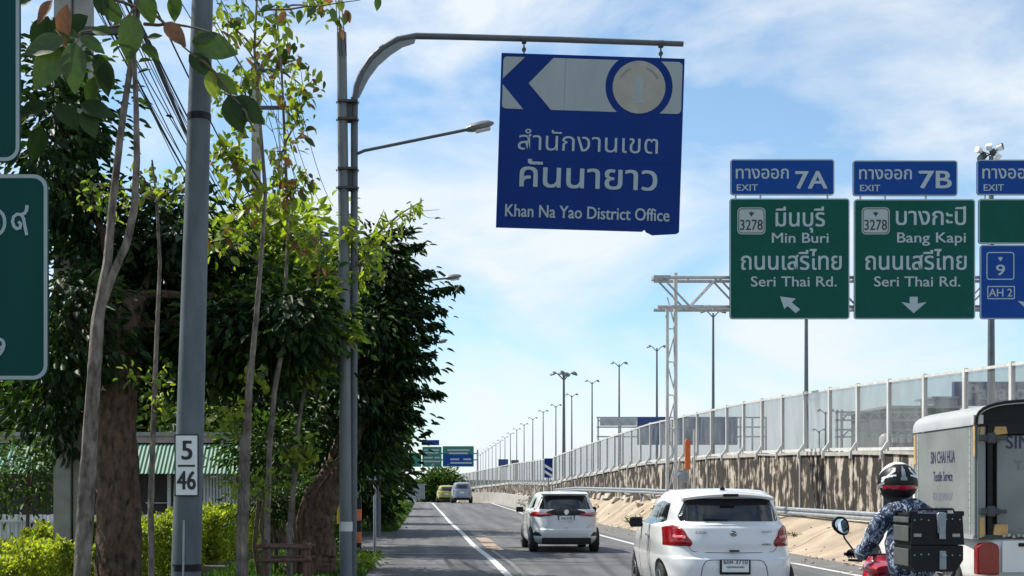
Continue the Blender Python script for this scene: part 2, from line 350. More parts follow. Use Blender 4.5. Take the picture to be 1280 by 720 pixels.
# ------------------------------------------------------------------ leaves (vectorised)
def leaf_mesh(name, C, Dv, Nv, size, wr, m, parent=None, kind='stuff', fold=.25, curl=.18):
    n = len(C); C = np.asarray(C, float); Dv = np.asarray(Dv, float); Nv = np.asarray(Nv, float)
    size = np.broadcast_to(size, (n,)).reshape(n, 1)
    Dv = Dv / np.linalg.norm(Dv, axis=1, keepdims=True)
    Nv = Nv - Dv * (Nv * Dv).sum(1, keepdims=True); Nv /= np.linalg.norm(Nv, axis=1, keepdims=True) + 1e-9
    T = np.cross(Dv, Nv)
    def P(a, b, c): return C + Dv * size * a + T * size * wr * b + Nv * size * c
    V = np.stack([P(0, 0, 0), P(.28, .42, fold * wr), P(.66, .40, fold * wr - curl * .4), P(1, 0, -curl), P(.66, -.40, fold * wr - curl * .4), P(.28, -.42, fold * wr)], 1)
    V = V.reshape(-1, 3)
    if parent is not None: V = V - np.array(ORG[parent.name][:])
    idx = np.arange(n)[:, None] * 6 + np.array([[0, 1, 2, 3, 0, 3, 4, 5]]); idx = idx.reshape(-1)
    me = bpy.data.meshes.new(name); me.vertices.add(len(V)); me.vertices.foreach_set('co', V.ravel())
    me.loops.add(len(idx)); me.loops.foreach_set('vertex_index', idx.astype(np.int32))
    me.polygons.add(2 * n); me.polygons.foreach_set('loop_start', (np.arange(2 * n) * 4).astype(np.int32))
    me.update(calc_edges=True); me.materials.append(M[m])
    o = bpy.data.objects.new(name, me); COL.objects.link(o)
    if parent is not None: o.parent = parent
    ORG[o.name] = ORG[parent.name] if parent is not None else Vector((0, 0, 0))
    if kind: o['kind'] = kind
    return o
def clump_points(clumps, per, spread, droop=.4):
    """clumps: (centre, radii, number of twigs). Returns leaf centres, dirs, normals and twig centres"""
    Cs, Ds, Tw = [], [], []
    for c, r, k in clumps:
        d = nr.normal(size=(k, 3)); d /= np.linalg.norm(d, axis=1, keepdims=True); rad = nr.uniform(.25, 1, (k, 1)) ** .55
        rad *= 1 + nr.uniform(-.12, .22, (k, 1))
        tw = np.array(c) + d * rad * np.array(r); Tw.append(tw)
        for j in range(k):
            q = tw[j] + nr.normal(size=(per, 3)) * spread * np.array([1.1, 1.1, .65]) * nr.uniform(.6, 1.5)
            Cs.append(q); dd = (q - tw[j]); dd += d[j] * spread * .8; dd[:, 2] -= droop * spread; Ds.append(dd)
    C = np.concatenate(Cs); D_ = np.concatenate(Ds) + nr.normal(size=C.shape) * spread * .3
    Nn = np.array([0, 0, 1.0]) + nr.normal(size=C.shape) * .55
    return C, D_, Nn, np.concatenate(Tw)
def limb(mb, a, b, r0, r1, sag=.0, n=6, jit=.06, seg=5):
    a, b = Vector(a), Vector(b); ln = (b - a).length; pts = []
    for i in range(seg + 1):
        t = i / seg; p = a.lerp(b, t); p.z += sag * ln * math.sin(math.pi * t)
        if 0 < i < seg: p += Vector((rng.uniform(-1, 1), rng.uniform(-1, 1), rng.uniform(-1, 1))) * jit * ln * .5
        pts.append(p)
    mb.tube(pts, [r0 + (r1 - r0) * i / seg for i in range(seg + 1)], n); return pts
def rough_trunk(pts, rads, n=16, amp=.12, sub=6):
    """trunk with fluted, uneven bark relief"""
    P = []; Rr = []
    for i in range(len(pts) - 1):
        for j in range(sub):
            t = j / sub; P.append(Vector(pts[i]).lerp(Vector(pts[i + 1]), t)); Rr.append(rads[i] + (rads[i + 1] - rads[i]) * t)
    P.append(Vector(pts[-1])); Rr.append(rads[-1])
    mb = MB(); mb.tube(P, Rr, n)
    ph = [rng.uniform(0, 6.28) for _ in range(4)]
    vs = []
    for i in range(len(P)):
        for j in range(n):
            v = Vector(mb.v[i * n + j]); a = j / n * 6.283
            k = 1 + amp * (math.sin(3 * a + ph[0] + i * .12) * .5 + math.sin(5 * a + ph[1] - i * .2) * .35 + rng.uniform(-.4, .4))
            vs.append(tuple(P[i] + (v - P[i]) * k))
    mb.v[:len(vs)] = vs
    return mb
def tree(name, label, base, tpts, trad, clumps, per, spread, lsize, wr, lm, bark='bark_dark', group=None, droop=.4, cat='tree', twigs=.35, lr=.05, extra=None):
    t = thing(name, label, cat, base, group)
    obj('trunk', rough_trunk(tpts, trad, n=22, amp=.19, sub=10), bark, t, smooth=True)
    mb = MB(); top = Vector(tpts[-1]); mid = Vector(tpts[-2])
    C, D_, Nn, tw = clump_points(clumps, per, spread, droop)
    for c, r, k in clumps:
        s0 = top if rng.random() < .6 else mid.lerp(top, .5)
        limb(mb, s0, c, lr, lr * .35, .08)
    cc = [Vector(c) for c, r, k in clumps]
    for p in tw:
        if rng.random() < twigs:
            p = Vector(p); q = min(cc, key=lambda c_: (c_ - p).length); limb(mb, q, p, lr * .3, lr * .08, .05, n=4, seg=3)
    obj('limbs', mb, bark, t, smooth=True)
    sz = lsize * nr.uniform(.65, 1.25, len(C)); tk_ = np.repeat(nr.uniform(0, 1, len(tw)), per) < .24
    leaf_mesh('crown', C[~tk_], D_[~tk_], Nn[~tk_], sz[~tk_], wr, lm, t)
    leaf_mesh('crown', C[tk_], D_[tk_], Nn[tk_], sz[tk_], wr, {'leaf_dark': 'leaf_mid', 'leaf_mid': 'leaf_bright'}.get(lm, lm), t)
    return t
# ------------------------------------------------------------------ ground, road, markings
GT = [(0, 0), (60, 0), (75, .06), (92, .22), (107, .40), (120, .36), (140, .1), (200, -.3), (5000, -.3)]
def G(D): return interp(GT, D)
YS = [-30, 0, 6, 10, 14, 18, 22, 25, 28, 30, 33, 36, 40, 45, 50, 55, 60, 65, 70, 75, 80, 86, 92, 98, 104, 107, 110, 115, 120, 130, 140, 160, 200, 260, 400, 900, 5000]
BK = [(0, 9.4), (15, 9.1), (25, 8.7), (33, 8.8), (46, 7.8), (60, 7.6), (90, 6.7), (107, 5.9), (115, 4.6), (140, 3.2), (200, 0)]   # foot of the bank
WX = lambda D: 13.2 - .056 * D if D <= 88 else interp([(88, 8.27), (117, 7.6), (143, 4.6), (175, 1.2), (210, -4)], D)
def strip(xl, xr, ys, dz, n=1, zf=None):
    mb = MB(); vs = []
    for y in ys:
        a, b = xl(y), xr(y)
        for i in range(n + 1):
            x = a + (b - a) * i / n; vs.append((x, y, (G(y) if zf is None else zf(x, y)) + dz))
    k = n + 1
    mb.add(vs, [(r * k + i, r * k + i + 1, (r + 1) * k + i + 1, (r + 1) * k + i) for r in range(len(ys) - 1) for i in range(n)])
    return mb
gx = [-4000, -300, -60, -25, -12, -6, -3, 0, 5, 12, 30, 60, 300, 4000]
mb = MB(); mb.add([(x, y, G(y)) for y in YS for x in gx], [(r * 14 + i, r * 14 + i + 1, r * 14 + i + 15, r * 14 + i + 14) for r in range(len(YS) - 1) for i in range(13)])
obj('ground', mb, 'soil', kind='structure')
XL = [(-30, -1.2), (107, -1.25), (120, -1.6), (140, -3), (200, -9), (300, -30)]
XR2 = [(0, 8.2), (26, 7.7), (35, 5.95), (60, 5.95), (107, 5.6), (115, 4.2), (140, 2.8), (200, -1), (300, -20)]
ry = [y for y in YS if y <= 260]
dense = sorted(set(ry + list(range(10, 140, 3))))
obj('road', strip(lambda y: interp(XL, y), lambda y: interp(XR2, y) + .25, dense, .008, 4), 'asphalt', kind='structure')
obj('gutter', strip(lambda y: interp(XR2, y) + .25, lambda y: interp(BK, y) + .05, [y for y in dense if y <= 140], .006, 1), 'gutter', kind='structure')
dw = MB(); dw.add([(-14, 33, .012), (-1.2, 31.5, .012), (-1.2, 46.5, .012), (-14, 44, .012)], [(0, 1, 2, 3)])
obj('driveway', dw, 'asphalt', kind='structure')
def line(name, pts, wd, m, y0=None):
    ys = sorted(set([p[0] for p in pts] + [y for y in dense if pts[0][0] < y < pts[-1][0]]))
    return obj(name, strip(lambda y: interp(pts, y) - wd / 2, lambda y: interp(pts, y) + wd / 2, ys, .016), m, kind='structure')
LN = [(2, 1.5), (18, 1.46), (28, 1.41), (35, 1.25), (45, 1.21), (60, 1.03), (75, .9), (95, .6), (108, .35), (116, -.2)]
line('lane_line', LN, .15, 'paint')
line('edge_line', [(4, 8.0), (26.7, 7.62), (30.5, 6.6), (35, 5.8), (42, 5.8), (60, 5.85), (85, 5.75), (107, 5.3), (114, 4.2)], .16, 'paint')
line('worn_line', [(4, 1.78), (27, 1.72), (33, 1.6)], .1, 'paint_old')
for i, (a, b) in enumerate(((32.5, 36.5), (37.6, 41), (42.4, 46))):
    line('worn_dash', [(a, 1.75), (b, 1.7)], .38, 'paint_orange' if i < 2 else 'paint_old')
ml = MB(); ml.add([(-1.1, 30.6, .018), (1.0, 30.4, .018), (1.0, 30.65, .018), (-1.1, 30.9, .018)], [(0, 1, 2, 3)]); obj('cross_line', ml, 'paint_old', kind='structure')
# tar patches / transverse joints of the asphalt
for k, y in enumerate((20.5, 26.2, 34, 40.8, 52, 66)):
    mb = MB(); a = rng.uniform(-.15, .15); mb.add([(-1.15, y, G(y) + .013), (5.7, y + a, G(y) + .013), (5.7, y + a + .07, G(y) + .013), (-1.15, y + .06, G(y) + .013)], [(0, 1, 2, 3)])
    obj('tar_joint', mb, 'black' if k % 2 else 'gutter', kind='structure')

# bank: sloping pale concrete up to the foot of the ramp wall
BASE = [(18, .7), (26, .78), (36, .92), (50, 1.15), (62, 1.3), (75, 1.25), (88, 1.15), (117, 1.1), (143, 1.0), (210, .6)]
def bank_top_x(y): return WX(y) - .55
def bz(x, y):
    a, b = interp(BK, y), bank_top_x(y); t = max(0, min(1, (x - a) / max(.2, b - a)))
    s = t * t * (3 - 2 * t) * .55 + t * .45
    g = G(y) + .01
    return g + (interp(BASE, y) - g - .12) * s + .05 * math.sin(y * .9 + x * 1.7) * s * (1 - s) * 2 + .03 * math.sin(y * 2.3 + x) * s
by = [2 + i * 1.5 for i in range(96)]
obj('concrete_bank', strip(lambda y: interp(BK, y), bank_top_x, by, 0, 10, bz), 'bank', kind='structure', smooth=True)
obj('bank_top', strip(bank_top_x, lambda y: WX(y) + .05, by, 0, 3, lambda x, y: interp(BASE, y) - .1 + .04 * math.sin(y * 3 + x * 5)), 'rubble', kind='structure')
for k, y in enumerate(list(range(24, 60, 4))):
    mb = MB(); vs = []
    for i in range(13):
        x = interp(BK, y) + (bank_top_x(y) - interp(BK, y)) * i / 12; yy = y + .12 * math.sin(i * .9 + k); z = bz(x, yy) + .012; vs += [(x, yy, z), (x, yy + .035, z)]
    mb.add(vs, [(2 * i, 2 * i + 2, 2 * i + 3, 2 * i + 1) for i in range(12)]); obj('bank_joint', mb, 'gutter', kind='structure', fix=False)
# broken pale kerb blocks along the top of the bank
mb = MB()
for k in range(260):
    y = rng.uniform(22, 62); x = interp(BK, y) + (rng.uniform(-1.2, 1.5) if k % 3 else rng.uniform(-.1, .15)); s = rng.uniform(.012, .045)
    z = (bz(x, y) if x > interp(BK, y) else G(y) + .01) + s * .3; mb.box((x, y, z), (s * 1.6, s * 1.3, s), (rng.uniform(-.5, .5), rng.uniform(-.5, .5), rng.uniform(0, 3)))
obj('roadside_gravel', mb, 'rubble', kind='stuff')
kb = thing('broken_kerb', 'broken pale concrete kerb blocks along the top of the sandy bank', 'kerb', (bank_top_x(60), 60, 1.1))
y = 46.0
while y < 104:
    ln = rng.uniform(.7, 1.9); x = bank_top_x(y) - rng.uniform(.0, .3); hz = rng.uniform(.22, .42)
    z = bz(x, y)
    mb = MB(); q = [(-.2, 0), (.2, 0), (.16, hz), (-.1, hz * .85)]
    q = [(a + rng.uniform(-.05, .05), b + rng.uniform(-.04, .06)) for a, b in q]
    mb.prism([(x + a, z - .06 + b) for a, b in q], y, y + ln)
    mb.v = [(a + rng.uniform(-.04, .04), b + rng.uniform(-.1, .1), c + rng.uniform(-.03, .05)) for a, b, c in mb.v]
    obj('block', mb, 'rubble', kb)
    y += ln + rng.choice((.05, .1, .5, 1.2))
for k in range(26):
    y = rng.uniform(48, 112); x = bank_top_x(y) - rng.uniform(.1, 1.0); s = rng.uniform(.08, .2); z = bz(min(x, bank_top_x(y)), y)
    mb = MB(); mb.box((x, y, z + s * .25), (s * 1.3, s * 1.6, s * .8), (rng.uniform(-.4, .4), rng.uniform(-.4, .4), rng.uniform(0, 3)))
    mb.v = [(a + rng.uniform(-.05, .05), b + rng.uniform(-.05, .05), c + rng.uniform(-.04, .04)) for a, b, c in mb.v]
    obj('rubble_stone', mb, 'rubble', kb)
pw = thing('concrete_parapet', 'low whitish concrete parapet beside the far bend of the road, behind the silver car', 'barrier', (5.4, 108, .5))
pp = [(6.9, 86), (6.5, 92), (6.2, 98), (5.9, 104), (5.1, 110), (4.0, 114), (2.9, 117)]
for (a, b), (c, d) in zip(pp, pp[1:]):
    mb = MB(); mb.bar((a, b + .06, G(b) + .45), (c, d - .06, G(d) + .45), .3, .95)
    obj('parapet_block', mb, 'conc_pale', pw)

# ------------------------------------------------------------------ ramp wall, noise barrier, deck
TOP = [(16, 3.75), (20, 3.9), (26, 4.09), (36, 4.37), (44, 4.52), (58, 4.53), (75, 4.1), (88, 3.68), (117, 3.9), (143, 3.45), (180, 3.2), (210, 3.0)]
top = lambda D: interp(TOP, D); rail = lambda D: interp(TOP, D) - 1.74
st = []
D = 20.0
while D < 196:
    st.append((WX(D), D))
    D += 2.0 if D < 88 else (2.0 if D < 120 else 2.6)
cx0 = WX(50)
wall = thing('ramp_wall', 'tall weathered concrete retaining wall with dark vertical stains along the ramp', 'wall', (cx0, 50, 0))
nb = thing('noise_barrier', 'noise barrier of smoky see-through panes in pale steel posts on top of the ramp wall', 'fence', (cx0, 50, 2.7))
for (x0, y0), (x1, y1) in zip(st, st[1:]):
    b0, b1 = interp(BASE, y0) - .3, interp(BASE, y1) - .3; t0, t1 = rail(y0) - .05, rail(y1) - .05
    e = .02 * (y1 - y0) / 2
    mb = MB(); mb.add([(x0, y0 + e, b0), (x1, y1 - e, b1), (x1, y1 - e, t1), (x0, y0 + e, t0), (x0 + .4, y0 + e, b0), (x1 + .4, y1 - e, b1), (x1 + .4, y1 - e, t1), (x0 + .4, y0 + e, t0)],
                      [(0, 1, 2, 3), (7, 6, 5, 4), (0, 4, 5, 1), (3, 2, 6, 7), (0, 3, 7, 4), (1, 5, 6, 2)])
    obj('wall_panel', mb, 'stain', wall)
    if y0 < 120 and rng.random() < .35:
        mb = MB(); mb.add([], []); w_ = rng.uniform(.025, .05)
        mb.add([(x0 - .05, y0 - w_, b0), (x0 - .05, y0 + w_, b0), (x0 - .05, y0 + w_, t0 + .01), (x0 - .05, y0 - w_, t0 + .01), (x0 + .02, y0 - w_, b0), (x0 + .02, y0 + w_, b0), (x0 + .02, y0 + w_, t0 + .01), (x0 + .02, y0 - w_, t0 + .01)],
               [(0, 1, 2, 3), (7, 6, 5, 4), (0, 4, 5, 1), (3, 2, 6, 7), (0, 3, 7, 4), (1, 5, 6, 2)])
        obj('pilaster', mb, 'conc_pale', wall)
    # coping, uneven and chipped
    mb = MB(); mb.bar((x0 - .02 + .18, y0 + e, rail(y0) - .06 + rng.uniform(-.03, .03)), (x1 - .02 + .18, y1 - e, rail(y1) - .06 + rng.uniform(-.03, .03)), .42, rng.uniform(.05, .12))
    obj('coping', mb, 'conc_pale', wall)
    # pane
    g = .05; m0, m1 = y0 + g, y1 - g; xx0 = x0 + (x1 - x0) * g / (y1 - y0) + .12; xx1 = x1 - (x1 - x0) * g / (y1 - y0) + .12
    mb = MB(); mb.add([(xx0, m0, rail(y0) + .07), (xx1, m1, rail(y1) + .07), (xx1, m1, top(y1) - .04), (xx0, m0, top(y0) - .04),
                       (xx0 + .012, m0, rail(y0) + .07), (xx1 + .012, m1, rail(y1) + .07), (xx1 + .012, m1, top(y1) - .04), (xx0 + .012, m0, top(y0) - .04)],
                      [(0, 1, 2, 3), (7, 6, 5, 4), (0, 4, 5, 1), (3, 2, 6, 7), (0, 3, 7, 4), (1, 5, 6, 2)])
    obj('pane', mb, 'pane', nb)
    for nm, zf, h in (('top_rail', top, .06), ('bottom_rail', lambda d: rail(d) + .05, .08)):
        mb = MB(); mb.bar((x0 + .12, y0 + .046, zf(y0)), (x1 + .12, y1 - .046, zf(y1)), .07, h); obj(nm, mb, 'white_metal', nb)
    mb = MB(); mb.bar((x0 + .12, y0, rail(y0) - .12), (x0 + .12, y0, top(y0) + .06), .11, .09, (1, 0, 0))
    mb.bar((x0 + .10, y0, rail(y0) + .22), (x0 - .06, y0, rail(y0) - .02), .09, .07, (0, 1, 0))
    mb.bar((x0 - .07, y0, rail(y0) + .02), (x0 - .075, y0, rail(y0) - .2), .07, .05, (0, 1, 0))
    obj('post', mb, 'white_metal', nb)
dy = [d for d in range(-4, 200, 8)]
obj('expressway_deck', strip(lambda y: WX(max(y, 16)) + .4, lambda y: 46, dy, 0, 1, lambda x, y: rail(max(y, 16)) - .35), 'conc', kind='structure')
# second barrier on the far edge of the expressway, and the median kerb
fb = thing('far_barrier', 'pale grey barrier on the far side of the expressway, seen through the panes', 'fence', (44, 110, 2.6))
for i in range(24):
    y0 = 40 + i * 7.0; mb = MB(); mb.bar((44, y0 + .1, rail(y0) + .75), (44 - .0, y0 + 6.9, rail(y0 + 7) + .75), .2, 2.2); obj('barrier_panel', mb, 'barrier_far', fb)

# guard rails in front of the wall
def guard_rail(label, pts, zf):
    c = pts[len(pts) // 2]; t = thing('guard_rail', label, 'guard rail', (c[0], c[1], zf(c[1]) - .5))
    for (x0, y0), (x1, y1) in zip(pts, pts[1:]):
        z0, z1 = zf(y0), zf(y1); mb = MB()
        prof = [(0, .11), (-.04, .08), (-.04, .04), (0, .01), (0, -.01), (-.04, -.04), (-.04, -.08), (0, -.11)]
        n = len(prof); vs = [(x0 + a, y0, z0 + b) for a, b in prof] + [(x1 + a, y1, z1 + b) for a, b in prof]
        mb.add(vs, [(i, i + 1, n + i + 1, n + i) for i in range(n - 1)])
        o = obj('rail_beam', mb, 'galv', t); s = o.modifiers.new('thick', 'SOLIDIFY'); s.thickness = .012
        mb = MB(); mb.box((x0 + .09, y0, z0 - .28), (.12, .08, .66)); obj('post', mb, 'galv', t)
guard_rail('nearer galvanised guard rail on top of the bank, right of the white hatchback', [(WX(d) - .75, d) for d in (24, 27, 30, 33, 36, 38.5)], lambda y: interp([(20, .84), (36, .93), (40, .96)], y))
guard_rail('farther rusty guard rail along the wall foot behind the gantry leg', [(WX(d) - .8, d) for d in (44, 48, 52, 56, 60, 64, 68, 72, 76, 80)], lambda y: interp([(42, 1.36), (56, 1.5), (72, 1.6), (84, 1.45)], y))

# ------------------------------------------------------------------ overhead gantry with exit signs
GD = 38.0; GS = F / GD
def gx_(px): return (px - CX) / GS
def gz_(py): return H - (py - HY) / GS
gan = thing('sign_gantry', 'pale steel truss gantry over the ramp carrying the exit signs', 'gantry', (gx_(843), GD + .6, 0))
yc = GD + .6
for px in (838.8, 849.2):
    mb = MB(); x = gx_(px) ; mb.tube([(x, yc, 0), (x, yc, gz_(337 if px > 840 else 378))], .062 if px > 840 else .05, 12); obj('leg', mb, 'white_metal', gan, smooth=True)
z = .4; k = 0
while z < gz_(400):
    mb = MB(); a, b = (gx_(838.8), gx_(849.2)); a, b = (a, b) if k % 2 else (b, a)
    mb.tube([(a, yc, z), (b, yc, z + .95)], .022, 6); mb.tube([(gx_(838.8), yc, z), (gx_(849.2), yc, z)], .02, 6); obj('lacing_bar', mb, 'white_metal', gan, smooth=True); z += 1.0; k += 1
mb = MB(); mb.box((gx_(844), yc, .12), (.7, .5, .24)); obj('base_plate', mb, 'conc', gan)
for yy in (GD + .25, GD + .95):
    for py, r in ((345, .055), (382, .055)):
        mb = MB(); mb.tube([(gx_(824), yy, gz_(py)), (gx_(1500), yy, gz_(py))], r, 10); obj('chord', mb, 'gantry', gan, smooth=True)
n = 19
for i in range(n):
    xa = gx_(830 + i * 35); xb = gx_(830 + (i + 1) * 35)
    mb = MB(); za, zb = (gz_(345), gz_(382)) if i % 2 == 0 else (gz_(382), gz_(345))
    for yy in (GD + .25, GD + .95): mb.tube([(xa, yy, za), (xb, yy, zb)], .03, 6)
    obj('brace', mb, 'gantry', gan)
    mb = MB(); mb.tube([(xa, GD + .25, gz_(345)), (xa, GD + .95, gz_(345))], .03, 6); mb.tube([(xa, GD + .25, gz_(382)), (xa, GD + .95, gz_(382))], .03, 6); obj('cross_tie', mb, 'gantry', gan)
mb = MB(); mb.tube([(gx_(1500), yc, 1.5), (gx_(1500), yc, gz_(337))], .14, 12); obj('far_leg', mb, 'gantry', gan, smooth=True)
mb = MB(); mb.box((gx_(829), yc - .2, gz_(345)), (.5, .5, .1)); obj('walkway_end', mb, 'galv', gan)

def garuda(mb, x, z, s, y):
    pts = [(-1, .9), (-.45, .35), (-.25, .7), (0, 1.0), (.25, .7), (.45, .35), (1, .9), (.8, -.1), (.35, -.5), (.2, -1), (-.2, -1), (-.35, -.5), (-.8, -.1)]
    mb.add([(x + a * s, y, z + b * s) for a, b in pts] + [(x, y, z)], [(i, (i + 1) % len(pts), len(pts)) for i in range(len(pts))])
def panel_sign(name, label, m, x0, y0, x1, y1, parts, D_=GD, scale=None, group=None, r=.09, bor=.035, posts=()):
    """x0.. in photo pixels at depth D_; returns thing"""
    s = F / D_; X = lambda p: (p - CX) / s; Z = lambda p: H - (p - HY) / s
    t = thing(name, label, 'road sign', ((X(x0) + X(x1)) / 2, D_, Z(y1)), group)
    po = rrect(X(x0), Z(y1), X(x1), Z(y0), r)
    mb = MB(); mb.prism(po, D_, D_ + .04); obj('panel', mb, m, t)
    a, b, c, d = X(x0), X(x1), Z(y1), Z(y0)
    pi_ = rrect(a + bor, c + bor, b - bor, d - bor, max(.01, r - bor)); po2 = rrect(a + .004, c + .004, b - .004, d - .004, r)
    obj('border', ring(po2, pi_, D_ - .004), 'sign_white', t, fix=False)
    mb = MB()
    for i in range(3):
        zz = c + (d - c) * (.2 + .3 * i); mb.box(((a + b) / 2, D_ + .075, zz), (b - a - .2, .07, .06))
    obj('back_rib', mb, 'galv', t)
    for p in parts: p(t, X, Z, D_, s)
    return t
def T(body, x0, x1, yb, em, m='sign_letter', bold=.012):
    return lambda t, X, Z, D_, s: lettering(body, X(x0), X(x1), Z(yb), em / s, D_ - .006, m, t, bold)
def POLY(name, pts, m, dy=.006):
    def f(t, X, Z, D_, s):
        mb = MB(); mb.prism([(X(a), Z(b)) for a, b in pts], D_ - dy - .002, D_ - .001); obj(name, mb, m, t)
    return f
def SHIELD(x0, y0, x1, y1):
    def f(t, X, Z, D_, s):
        po = rrect(X(x0), Z(y1), X(x1), Z(y0), .12); mb = MB(); mb.prism(po, D_ - .008, D_ - .001); o = obj('route_shield', mb, 'sign_white', t)
        q = .03; a, b, c, d = X(x0) + q, X(x1) - q, Z(y1) + q, Z(y0) - q
        obj('shield_outline', ring(rrect(a, c, b, d, .1), rrect(a + .022, c + .022, b - .022, d - .022, .08), D_ - .011), 'sign_black', o, fix=False)
        mb = MB(); garuda(mb, (X(x0) + X(x1)) / 2, Z(y0 + 8), .075, D_ - .011); obj('emblem', mb, 'sign_black', o, fix=False)
        lettering('3278', X(x0 + 3.5), X(x1 - 3.5), Z(y1 - 5.5), 18.5 / s, D_ - .011, 'sign_black', o, .008)
    return f
def BOX(name, x0, y0, x1, y1, wd, r=.08):
    def f(t, X, Z, D_, s):
        a, b, c, d = X(x0), X(x1), Z(y1), Z(y0); obj(name, ring(rrect(a, c, b, d, r), rrect(a + wd, c + wd, b - wd, d - wd, max(.01, r - wd)), D_ - .006), 'sign_letter', t, fix=False)
    return f
grp_s = 'exit signs hung on the overhead gantry'
panel_sign('exit_number_sign', 'blue exit 7A sign above the green Min Buri sign', 'sign_blue2', 913, 199, 1043, 244,
    [T('ทางออก', 919.9, 985.6, 223.2, 22), T('EXIT', 921, 947, 238.4, 11.5), T('7A', 994.6, 1033.7, 235.5, 31, bold=.022)], group=grp_s)
panel_sign('direction_sign', 'green Min Buri sign with an arrow pointing up and left', 'sign_green', 912, 248, 1062, 399,
    [SHIELD(921.7, 259.4, 956.7, 293), T('มีนบุรี', 969.7, 1030.8, 282.8, 31), T('Min Buri', 965, 1035.5, 303.4, 18), T('ถนนเสรีไทย', 926.4, 1051.7, 337, 31),
     T('Seri Thai Rd.', 938.7, 1045.6, 358, 18), POLY('arrow', [(975, 370.6), (994.6, 373.2), (989.5, 378), (1000, 386.8), (994.6, 391.5), (984.5, 382.5), (980.3, 386.2)], 'sign_letter')], group=grp_s)
panel_sign('exit_number_sign', 'blue exit 7B sign above the green Bang Kapi sign', 'sign_blue2', 1066, 200.5, 1197, 245,
    [T('ทางออก', 1074, 1139.5, 224, 22), T('EXIT', 1075, 1100, 239, 11.5), T('7B', 1149, 1189, 235, 31, bold=.022)], group=grp_s)
panel_sign('direction_sign', 'green Bang Kapi sign with a down arrow', 'sign_green', 1067.5, 249, 1219, 399,
    [SHIELD(1077, 259.4, 1112, 293), T('บางกะปิ', 1120, 1207, 281, 31), T('Bang Kapi', 1121.5, 1207, 303, 18), T('ถนนเสรีไทย', 1081.7, 1207.8, 337, 31),
     T('Seri Thai Rd.', 1092.6, 1200, 358, 18), POLY('arrow', [(1137, 371), (1147, 371), (1147, 379.5), (1158.3, 377.5), (1142, 391.5), (1126.5, 377.5), (1137, 379.5)], 'sign_letter')], group=grp_s)
panel_sign('exit_number_sign', 'blue exit sign at the right edge of the picture above the green and blue sign', 'sign_blue2', 1221, 199.5, 1351, 244,
    [T('ทางออก', 1228, 1294, 223, 22), T('EXIT', 1229.5, 1254.5, 238.4, 11.5)], group=grp_s)
panel_sign('direction_sign', 'green over blue sign for route 9 AH 2 at the right edge of the picture', 'sign_blue2', 1225, 306, 1440, 399,
    [lambda t, X, Z, D_, s: obj('green_panel', MB().prism(rrect(X(1223), Z(305), X(1440), Z(248.5), .09), D_, D_ + .04), 'sign_green', t),
     lambda t, X, Z, D_, s: obj('green_border', ring(rrect(X(1223) + .004, Z(305) + .004, X(1440) - .004, Z(248.5) - .004, .09), rrect(X(1223) + .04, Z(305) + .04, X(1440) - .04, Z(248.5) - .04, .05), D_ - .004), 'sign_white', t, fix=False),
     BOX('route_box', 1233, 315, 1267.8, 349.7, .03), BOX('route_box', 1234, 357.5, 1268.5, 374, .03, .03), T('9', 1245, 1256, 344, 19), T('AH 2', 1236, 1265, 370.6, 14),
     lambda t, X, Z, D_, s: obj('emblem', (lambda m_: (garuda(m_, X(1250.4), Z(323.5), .07, D_ - .006), m_)[1])(MB()), 'sign_letter', t, fix=False),
     POLY('arrow', [(1283, 369), (1294, 369), (1294, 378), (1306, 376), (1289, 392), (1272, 376), (1283, 378)], 'sign_letter')], group=grp_s)
mb = MB()
for px in (920, 951, 1035, 1076, 1107, 1158, 1232, 1290, 1340): mb.box((gx_(px), GD + .06, gz_(246.5)), (.05, .05, .2))
for a, b in ((913, 1062), (1067, 1219), (1224, 1440)):
    for px in (a + 18, (a + b) / 2, b - 18): mb.box((gx_(px), GD + .16, gz_(325)), (.08, .09, 3.4))
obj('sign_bracket', mb, 'gantry', gan)

# ------------------------------------------------------------------ expressway lamps behind the barrier
def mast(label, px, py, D_, heads, group, zb=2.3):
    P = at(px, py, D_); s = D_ / 95; t = thing('street_lamp', label, 'street lamp', (P.x, D_, zb), group)
    mb = MB(); mb.tube([(P.x, D_, zb), (P.x, D_, P.z - .15)], [.15, .08], 10); obj('pole', mb, 'mast', t, smooth=True)
    for a in heads:
        d = Vector((math.cos(a), math.sin(a), 0)); c = Vector((P.x, D_, P.z))
        mb = MB(); mb.tube([c - Vector((0, 0, .5)), c + d * .35 + Vector((0, 0, -.12)), c + d * .5], .045, 6); obj('arm', mb, 'mast', t)
        e = c + d * .75; mb = MB()
        mb.lathe(e + Vector((0, 0, -.10)) , (d.x * .35, d.y * .35, 1), [(.10, 0), (.27, .02), (.28, .08), (.16, .22), (.05, .26)], 10); obj('lamp_head', mb, 'mast', t, smooth=True)
    return t
g1 = 'twin lamps in a row along the expressway'
XM, ZM = 22.6, 16.2
Lp = None
def mast_D(k): return 1600 * XM * (0.001425 + .000690 * k) ** 1 * 1.0
